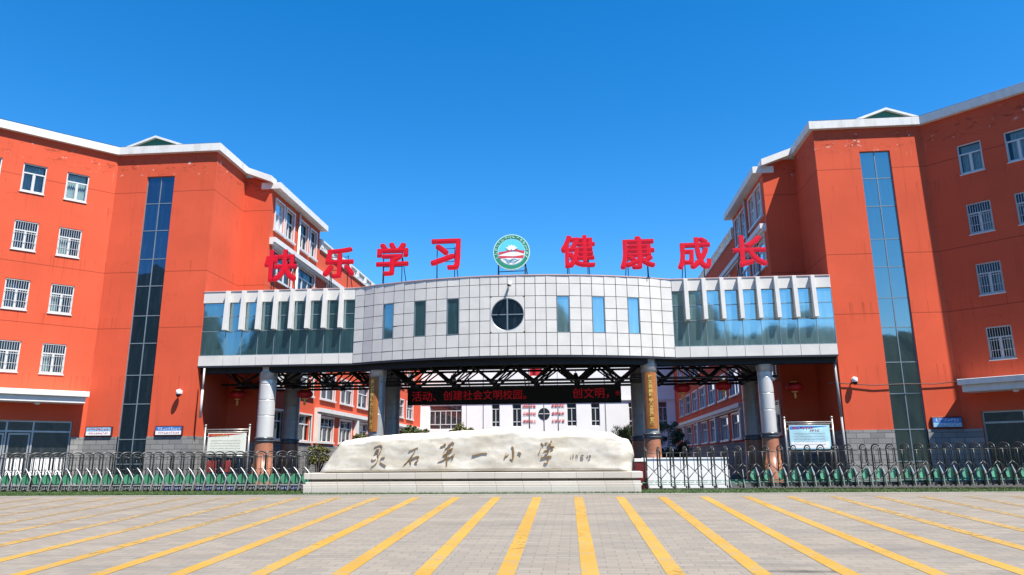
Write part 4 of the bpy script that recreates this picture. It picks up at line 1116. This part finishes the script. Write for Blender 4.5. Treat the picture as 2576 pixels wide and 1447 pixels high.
# lanterns
def lanterns():
    for x, y, z, lab in ((-17.74, 37.0, 4.50, 'red lantern in the dark corner beside the left tower'),
                         (-14.1, 37.0, 4.48, 'red lantern hanging against the sunlit left wing, right of the outer column'),
                         (5.24, 37.0, 4.5, 'red lantern right of the column with the right gold lettered board'),
                         (7.25, 37.0, 4.58, 'red lantern hanging close left of the right outer column'),
                         (10.69, 37.0, 4.48, 'red lantern in the dark passage beside the right tower')):
        root = thing('red_lantern', (x, y, z), lab, 'lantern', 'red lanterns under the bridge')
        m = MB(); n = 36; rows = []
        for i in range(15):
            th = math.pi*(.12+.76*i/14); rr = .41*math.sin(th)
            rows.append([(x+rr*(1+.025*math.cos(k*math.pi*2/3))*math.cos(2*math.pi*k/n), y+rr*(1+.025*math.cos(k*math.pi*2/3))*math.sin(2*math.pi*k/n), z+.235*math.cos(th)) for k in range(n)])
        m.grid(rows, True); m.build('lantern_body', 'lantern', root)
        c = MB(); c.lathe((x, y, z), [(.15, .20), (.16, .20), (.16, .27), (.0, .27)], 20); c.lathe((x, y, z), [(.15, -.20), (.16, -.20), (.16, -.26), (.0, -.26)], 20); c.build('lantern_collar', 'gold', root)
        t = MB(); t.lathe((x, y, z), [(.03, -.26), (.055, -.32), (.06, -.56), (.0, -.56)], 12); t.build('tassel', 'gold', root)
        s = MB(); s.tube([(x, y, z+.27), (x, y, 5.0)], .01, 5); s.build('cord', 'steel', root)
lanterns()

# couplet boards on the two inner columns
def couplets():
    for cx, cy, rr, a0, a1, z0, z1, txt, lab in (
        (-9.58, 34.6, .395, 205, 292, 2.42, 4.98, '厚德博学砺志笃行育英才', 'brown vertical board with gold characters on the left inner column'),
        (3.39, 34.4, .363, 222, 318, 2.42, 4.98, '崇文尚美勤学善思展宏图', 'brown vertical board with gold characters on the right inner column')):
        root = thing('couplet_board', (cx, cy-rr, z0), lab, 'board', 'couplet boards on the bridge columns')
        m = MB(); n = 14; A = [R(a0+(a1-a0)*i/n) for i in range(n+1)]
        ring = lambda r_: [(cx+r_*math.cos(a), cy+r_*math.sin(a)) for a in A]
        i_, o_ = ring(rr), ring(rr+.03)
        m.grid([[(x, y, z0) for x, y in i_], [(x, y, z0) for x, y in o_], [(x, y, z1) for x, y in o_], [(x, y, z1) for x, y in i_]], smooth=False)
        m.build('board', 'plaque', root)
        am = R((a0+a1)/2); px, py = cx+(rr+.036)*math.cos(am), cy+(rr+.036)*math.sin(am)
        step = (z1-z0-.2)/len(txt)
        rot = Matrix.Rotation(am+math.pi/2, 4, 'Z')
        for k, ch in enumerate(txt):
            me = text_mesh(ch, .2, .004, .008)
            me.transform(Matrix.Translation((px-cx, py-(cy-rr), z1-.1-step*(k+.5)-z0)) @ rot @ FACE)
            place('gold_character', me, 'gold', root, ORG[root])
couplets()

# cameras and wall lights
def wall_lamp(x, y, z, lab, yaw):
    root = thing('security_camera', (x, y, z), lab, 'camera', 'cameras on the front walls')
    m = MB(); m.lathe((x, y-.24, z-.1), [(.0, .2), (.10, .19), (.125, .12), (.125, .0), (.11, -.02)], 20); m.build('camera_housing', 'camera_white', root)
    d = MB(); d.lathe((x, y-.24, z-.12), [(.11, .0), (.10, -.07), (.06, -.12), (.0, -.135)], 20); d.build('dome', 'led_case', root)
    a = MB(); a.tube([(x, y, z+.0), (x, y-.12, z+.12), (x, y-.24, z+.1)], .03, 8); a.box(x-.06, x+.06, y-.02, y, z-.08, z+.08); a.build('bracket', 'camera_white', root)
wall_lamp(-19.33, 34.29, 4.42, 'white dome camera on the sunlit left tower', 0)
wall_lamp(12.72, 34.89, 4.57, 'white dome camera on the right tower beside the cable', 0)
cy = fy(-2.95)-.012
cam = thing('security_camera', (-2.93, cy, 9.1), 'small white bullet camera above the round bridge window', 'camera', 'cameras on the front walls')
m = MB(); m.box(-3.0, -2.87, cy-.03, cy, 9.0, 9.14); m.tube([(-2.93, cy-.02, 9.07), (-2.93, cy-.2, 9.1)], .025, 8); m.build('bracket', 'camera_white', cam)
m = MB(); m.tube([(-2.93, cy-.1, 9.06), (-2.96, cy-.42, 8.88)], .055, 12); m.build('camera_housing', 'camera_white', cam)
m = MB(); m.tube([(-2.96, cy-.415, 8.883), (-2.975, cy-.47, 8.845)], .05, 12); m.build('lens_hood', 'led_case', cam)

# name plates at the foot of the towers
M['sign_blue'] = plain('pale_blue_print', (.28, .52, .72), .4, var=.25, vscale=6)
M['sign_deep'] = plain('deep_blue_print', (.05, .20, .55), .4, var=.2, vscale=5)
M['sign_red'] = plain('red_print', (.6, .03, .03), .4)
M['wood_frame'] = plain('dark_sign_frame', (.07, .015, .012), .5)
def plates():
    for x0, x1, lab, a, b in ((-23.98, -22.62, 'pale blue and white sign plate left of the dim stair glazing', 'sign_blue', 'white'),
                              (-20.42, -19.03, 'blue topped white sign plate between dim stair glazing and left camera', 'sign_deep', 'white'),
                              (15.9, 17.22, 'blue sign plate in the shade at the foot of the right tower', 'sign_deep', 'sign_blue')):
        y, z0, z1 = (34.17, 2.32, 2.8) if x0 < 0 else (34.77, 2.34, 2.84)
        root = thing('sign_plate', ((x0+x1)/2, y, z0), lab, 'sign', 'sign plates on the towers')
        m = MB(); m.box(x0, x1, y, y+.12, z0, z1); m.build('sign_frame', 'wood_frame', root, bev=.02)
        m = MB(); m.box(x0+.05, x1-.05, y-.008, y+.01, z0+.05, z0+.24); m.build('sign_lower', b, root)
        m = MB(); m.box(x0+.05, x1-.05, y-.008, y+.01, z0+.24, z1-.05); m.build('sign_upper', a, root)
        g = MB(); rng = random.Random(int(x0)); glyph_row(g, rng, x0+.15, x1-.12, y-.012, z1-.14, .13, .13); g.build('sign_print', 'white' if a == 'sign_deep' else 'sign_red', root)
        g = MB(); glyph_row(g, rng, x0+.2, x1-.15, y-.012, z0+.15, .1, .09); g.build('sign_print', 'sign_red' if b == 'white' else 'white', root)
plates()

# notice boards
M['poster_cream'] = plain('cream_poster', (.74, .74, .62), .45, var=.08, vscale=2)
M['poster_red'] = plain('faded_red_poster', (.30, .035, .03), .5, var=.3, vscale=4)
M['poster_sky'] = plain('sky_poster', (.42, .68, .76), .4, var=.25, vscale=1.6)
M['tube_frame'] = plain('brushed_tube', (.36, .34, .31), .35, .5)
def boards():
    for x0, x1, z1, post, lab, pm, hm, tm, low in (
        (-16.2, -14.2, 2.3, 2.58, 'cream notice board with red heading in a tube frame, behind the left gate', 'poster_cream', 'sign_red', 'gold', 'red'),
        (8.42, 10.3, 2.37, 2.63, 'pale sky blue notice board in a tube frame, behind the right gate', 'poster_sky', 'sign_deep', 'sign_red', None)):
        y = 31; root = thing('notice_board', ((x0+x1)/2, y, 0), lab, 'notice board', 'notice boards beside the bridge columns')
        f = MB()
        for x in (x0, x1):
            f.tube([(x, y, 0), (x, y, post)], .04, 10); f.ball((x, y, post+.05), (.055, .055, .055), 10, 6)
            f.tube([(x+(.12 if x == x0 else -.12), y+.15, 0), (x+(.12 if x == x0 else -.12), y+.15, z1-.1)], .025, 8)
        f.tube([(x0, y, post-.13), (x1, y, post-.13)], .028, 8); f.tube([(x0+.08, y, z1+.05), (x1-.08, y, z1+.05)], .02, 8); f.tube([(x0, y, 1.33), (x1, y, 1.33)], .03, 8)
        for i in range(5): x = x0+.35+i*(x1-x0-.7)/4; f.tube([(x, y, z1+.05), (x, y, post-.13)], .015, 6)
        for zz in (z1-.15, 1.5):
            f.tube([(x0, y, zz), (x0+.15, y, zz)], .014, 6); f.tube([(x1-.15, y, zz), (x1, y, zz)], .014, 6)
        f.build('tube_frame', 'tube_frame', root)
        p = MB(); p.box(x0+.15, x1-.13, y-.02, y+.03, 1.42, z1); p.build('poster_panel', pm, root, bev=.006)
        h = MB(); h.face([(x0+.18, y-.026, z1-.16), (x0+1.25, y-.026, z1-.08), (x1-.2, y-.026, z1-.03), (x0+.18, y-.026, z1-.03)]); h.build('poster_heading', hm, root)
        rng = random.Random(int(x0*3)); g = MB(); glyph_row(g, rng, x0+.25, x0+1.15, y-.03, z1-.1, .11, .11); g.build('poster_print', tm, root)
        if low is None: 
            g = MB(); glyph_row(g, rng, x0+.95, x0+1.35, y-.03, z1-.2, .1, .1); g.build('poster_print', 'sign_red', root)
            w_ = MB(); w_.box(x0+.2, x1-.2, y-.025, y-.012, 1.47, 1.72); w_.build('poster_footer', 'white', root)
        g = MB()
        for r_ in range(5): glyph_row(g, rng, x0+.3, x1-.35, y-.028, z1-.32-.11*r_, .05, .05)
        g.build('poster_text', 'ink_pale', root)
        if low:
            for a in (x0+.2, x0+.85):
                q = MB(); q.box(a, a+.42, y-.02, y+.02, .66, 1.14); q.build('lower_poster', 'poster_red', root)
boards()

# small floodlights under the deck
for x, lab in ((-6.48, 'small black floodlight left of the flag, under the bridge'), (-.03, 'small black floodlight right of the flag, under the bridge')):
    root = thing('floodlight', (x, 38, 5.3), lab, 'lamp', 'floodlights under the bridge')
    m = MB(); m.hexa([(x-.16, 37.85, 5.2), (x+.16, 37.85, 5.2), (x+.16, 38.1, 5.2), (x-.16, 38.1, 5.2), (x-.08, 37.92, 5.46), (x+.08, 37.92, 5.46), (x+.08, 38.05, 5.46), (x-.08, 38.05, 5.46)]); m.build('lamp_head', 'black', root, bev=.01)
    m = MB(); m.tube([(x, 38, 5.46), (x, 38, 5.66)], .02, 6); m.build('lamp_stem', 'steel', root)

# ------------------------------------------------------------------ white hall at the end of the courtyard
def hall():
    root = thing('white_hall', (-3.3, 79, 0), 'white rendered hall with dark windows at the end of the courtyard', 'building')
    F = frame((-16.95, 78.99), (1, 0), (0, -1)); wl, bk = MB(), MB(); off = 16.95
    wins = [(-16.0, -12.47, 4.3, 6.85, 2), (-9.2, -8.34, 4.5, 6.95, 1), (-6.96, -6.0, 4.5, 6.95, 1), (-1.1, -.08, 4.5, 6.95, 1), (1.47, 2.4, 4.5, 6.95, 1), (5.45, 6.35, 4.45, 6.95, 1), (8.6, 9.5, 4.45, 6.95, 1)]
    holes = []
    for a, b, z0, z1, mu in wins:
        holes.append((a+off, b+off, z0, z1, .2))
        m = MB(); win_frame(m, F, a+off, b+off, z0, z1, .18, fw=.06, dep=.08, transom=.23, mull=mu)
        m.fbox(F, a+off+.06, b+off-.06, -.18, -.1, z0+.48, z0+.56)
        if mu == 2:
            for i in range(3):
                t = a+off+(b-a)*(i+.5)/3; m.fbox(F, t-.03, t+.03, -.18, -.105, z0+.56, z1-.62)
        wn = m.build('window', 'upvc', root)
        g = MB(); g.face([P(F, a+off, -.16, z0), P(F, b+off, -.16, z0), P(F, b+off, -.16, z1), P(F, a+off, -.16, z1)]); g.build('window_pane', 'dark_pane', wn)
    for a, b in ((-16.0, -12.5), (-9.2, -8.3), (-6.9, -6.0), (-1.1, -.1), (1.5, 2.4), (5.5, 6.4)): holes.append((a+off, b+off, .8, 3.3, .2))
    wall(wl, F, 0, 27.3, 0, 12, holes, .2, bk)
    wl.face([(-16.95, 79, 12), (10.35, 79, 12), (10.35, 95, 12), (-16.95, 95, 12)])
    wl.build('wall', 'hall', root); bk.build('interior', 'interior', root)
    cp = MB(); cp.box(-16.95, 10.35, 78.7, 79.3, 11.7, 12.05); cp.box(-16.95, 10.35, 78.85, 78.985, 7.15, 7.3); cp.build('cornice', 'hall', root)
    sm = MB()
    for x, w_ in ((-11.95, .02), (-10.12, .045), (-5.16, .03), (-2.03, .03), (3.0, .05), (7.3, .04)): sm.box(x-w_, x+w_, 78.97, 78.985, 0, 11.6)
    sm.build('wall_seam', 'seam', root)
    c = MB(); n = 40; x, z, r = -3.54, 5.83, .62
    c.face([(x+r*math.cos(2*math.pi*k/n), 78.95, z+r*math.sin(2*math.pi*k/n)) for k in range(n)])
    rw = c.build('round_window', 'dark_pane', root)
    b = MB(); b.box(x-r*.97, x+r*.97, 78.9, 78.94, z-.04, z+.04); b.box(x-.04, x+.04, 78.895, 78.938, z-r*.97, z-.041); b.box(x-.04, x+.04, 78.895, 78.938, z+.041, z+r*.97); b.build('window_cross', 'upvc', rw)
    for z, a, b_ in ((6.68, '团结 友爱', '勤奋 求实'), (5.86, '文明 守纪', '尊师 爱校'), (5.06, '健康 向上', '好学 多思')):
        put_text(a, -5.1, 78.93, z, .36, 'sign_red', root, 'wall_lettering', wmax=1.42, bold=.02); put_text(b_, -2.03, 78.93, z, .36, 'sign_red', root, 'wall_lettering', wmax=1.36, bold=.02)
hall()
# flagpoles
M['flag'] = plain('red_flag_cloth', (.6, .02, .03), .7, var=.1)
for i, (x, top, lab) in enumerate(((-4.02, 11.5, 'thin silver flagpole flying a red flag in front of the white hall'), (-2.80, 10.8, 'bare flagpole in line with the round hall window'), (-1.61, 10.8, 'bare flagpole right of the round hall window'))):
    root = thing('flagpole', (x, 62, 0), lab, 'flagpole', 'flagpoles in the courtyard')
    m = MB(); m.tube([(x, 62, 0), (x, 62, top)], [.055, .035], 10); m.ball((x, 62, top+.06), (.07, .07, .07)); m.box(x-.4, x+.4, 61.6, 62.4, 0, .5); m.build('pole', 'seam', root)
    if i == 0:
        f = MB(); f.grid([[(x+.05+1.05*u/10, 62+.09*math.sin(u*.9)+.03*v, 8.75-.26*v+.035*u+.05*math.sin(u*.8)-.02*u*v*.3) for u in range(11)] for v in range(4)]); f.build('flag', 'flag', root)

# ------------------------------------------------------------------ shrubs in the courtyard
def shrub(name, c, r, mat, lab, cat, n, leafs, rng, up=.3, spiky=False, group=None):
    root = thing(name, (c[0], c[1], 0), lab, cat, group)
    m = MB(); tips = []
    for k in range(11):
        a = rng.uniform(0, 6.28); q = rng.uniform(.2, .75)
        e = (c[0]+r[0]*q*math.cos(a), c[1]+r[1]*q*math.sin(a), c[2]+r[2]*rng.uniform(-.3, .55))
        m.tube([(c[0]+rng.uniform(-.1, .1), c[1], 0), ((c[0]+e[0])/2, (c[1]+e[1])/2, e[2]*.55), e], [.05, .035, .012], 6)
    m.build('trunk', 'trunk', root)
    f = MB()
    lobes = []
    for k in range(n):
        th = rng.uniform(0, 6.28); ph = math.acos(rng.uniform(-.55, 1)); q = rng.uniform(.55, 1.0)
        lobes.append((c[0]+r[0]*q*math.sin(ph)*math.cos(th), c[1]+r[1]*q*math.sin(ph)*math.sin(th), c[2]+r[2]*q*math.cos(ph), rng.uniform(.16, .34)*min(r[0], r[2], 1.2)))
    for lx, ly, lz, lr in lobes:
        for _ in range(leafs):
            d = Vector((rng.gauss(0, 1), rng.gauss(0, 1), rng.gauss(0, 1))).normalized()*lr*rng.random()**.4
            p = Vector((lx, ly, lz))+d
            if spiky:
                t_ = Vector((d.x*.8, d.y*.8, abs(d.z)+.12)).normalized()*rng.uniform(.12, .26); s_ = t_.cross(Vector((rng.random(), rng.random(), .2))).normalized()*.016
                f.face([p-s_, p+s_, p+t_])
            else:
                a = Vector((rng.gauss(0, 1), rng.gauss(0, 1), rng.gauss(0, .6))).normalized(); b = a.cross(Vector((rng.gauss(0, 1), rng.gauss(0, 1), rng.gauss(0, 1)))).normalized()
                sz = rng.uniform(.045, .085); f.face([p-a*sz, p+b*sz*.55, p+a*sz, p-b*sz*.55])
    f.build('foliage', mat, root)
rng = random.Random(21)
shrub('hedge', (-10.2, 45, 2.2), (1.35, .9, .85), 'leaf', 'clipped dark green hedge behind the boulder, left of the white hall', 'hedge', 60, 130, rng)
shrub('shrub', (-7.1, 45, 2.35), (.85, .8, .95), 'leaf_yellow', 'spiky loose shrub in front of the large hall window', 'shrub', 26, 110, rng)
shrub('shrub', (-13.35, 45, 2.1), (.65, .7, .8), 'leaf_yellow', 'yellow green bush beside the left inner column, before the left wing', 'shrub', 26, 110, rng)
shrub('shrub', (-15.7, 44, 1.25), (.75, .7, .75), 'leaf_yellow', 'low yellow green bush at the left end of the boulder', 'shrub', 26, 110, rng)
shrub('pine_shrub', (3.0, 45, 1.95), (1.05, .8, 1.05), 'needle', 'dark pine shrub with upright tips behind the right end of the boulder', 'pine', 46, 150, rng, spiky=True)
shrub('round_bush', (6.3, 55, 1.9), (1.9, 1.4, 1.95), 'leaf', 'large dark rounded bush in the shade of the right wing', 'bush', 80, 130, rng)
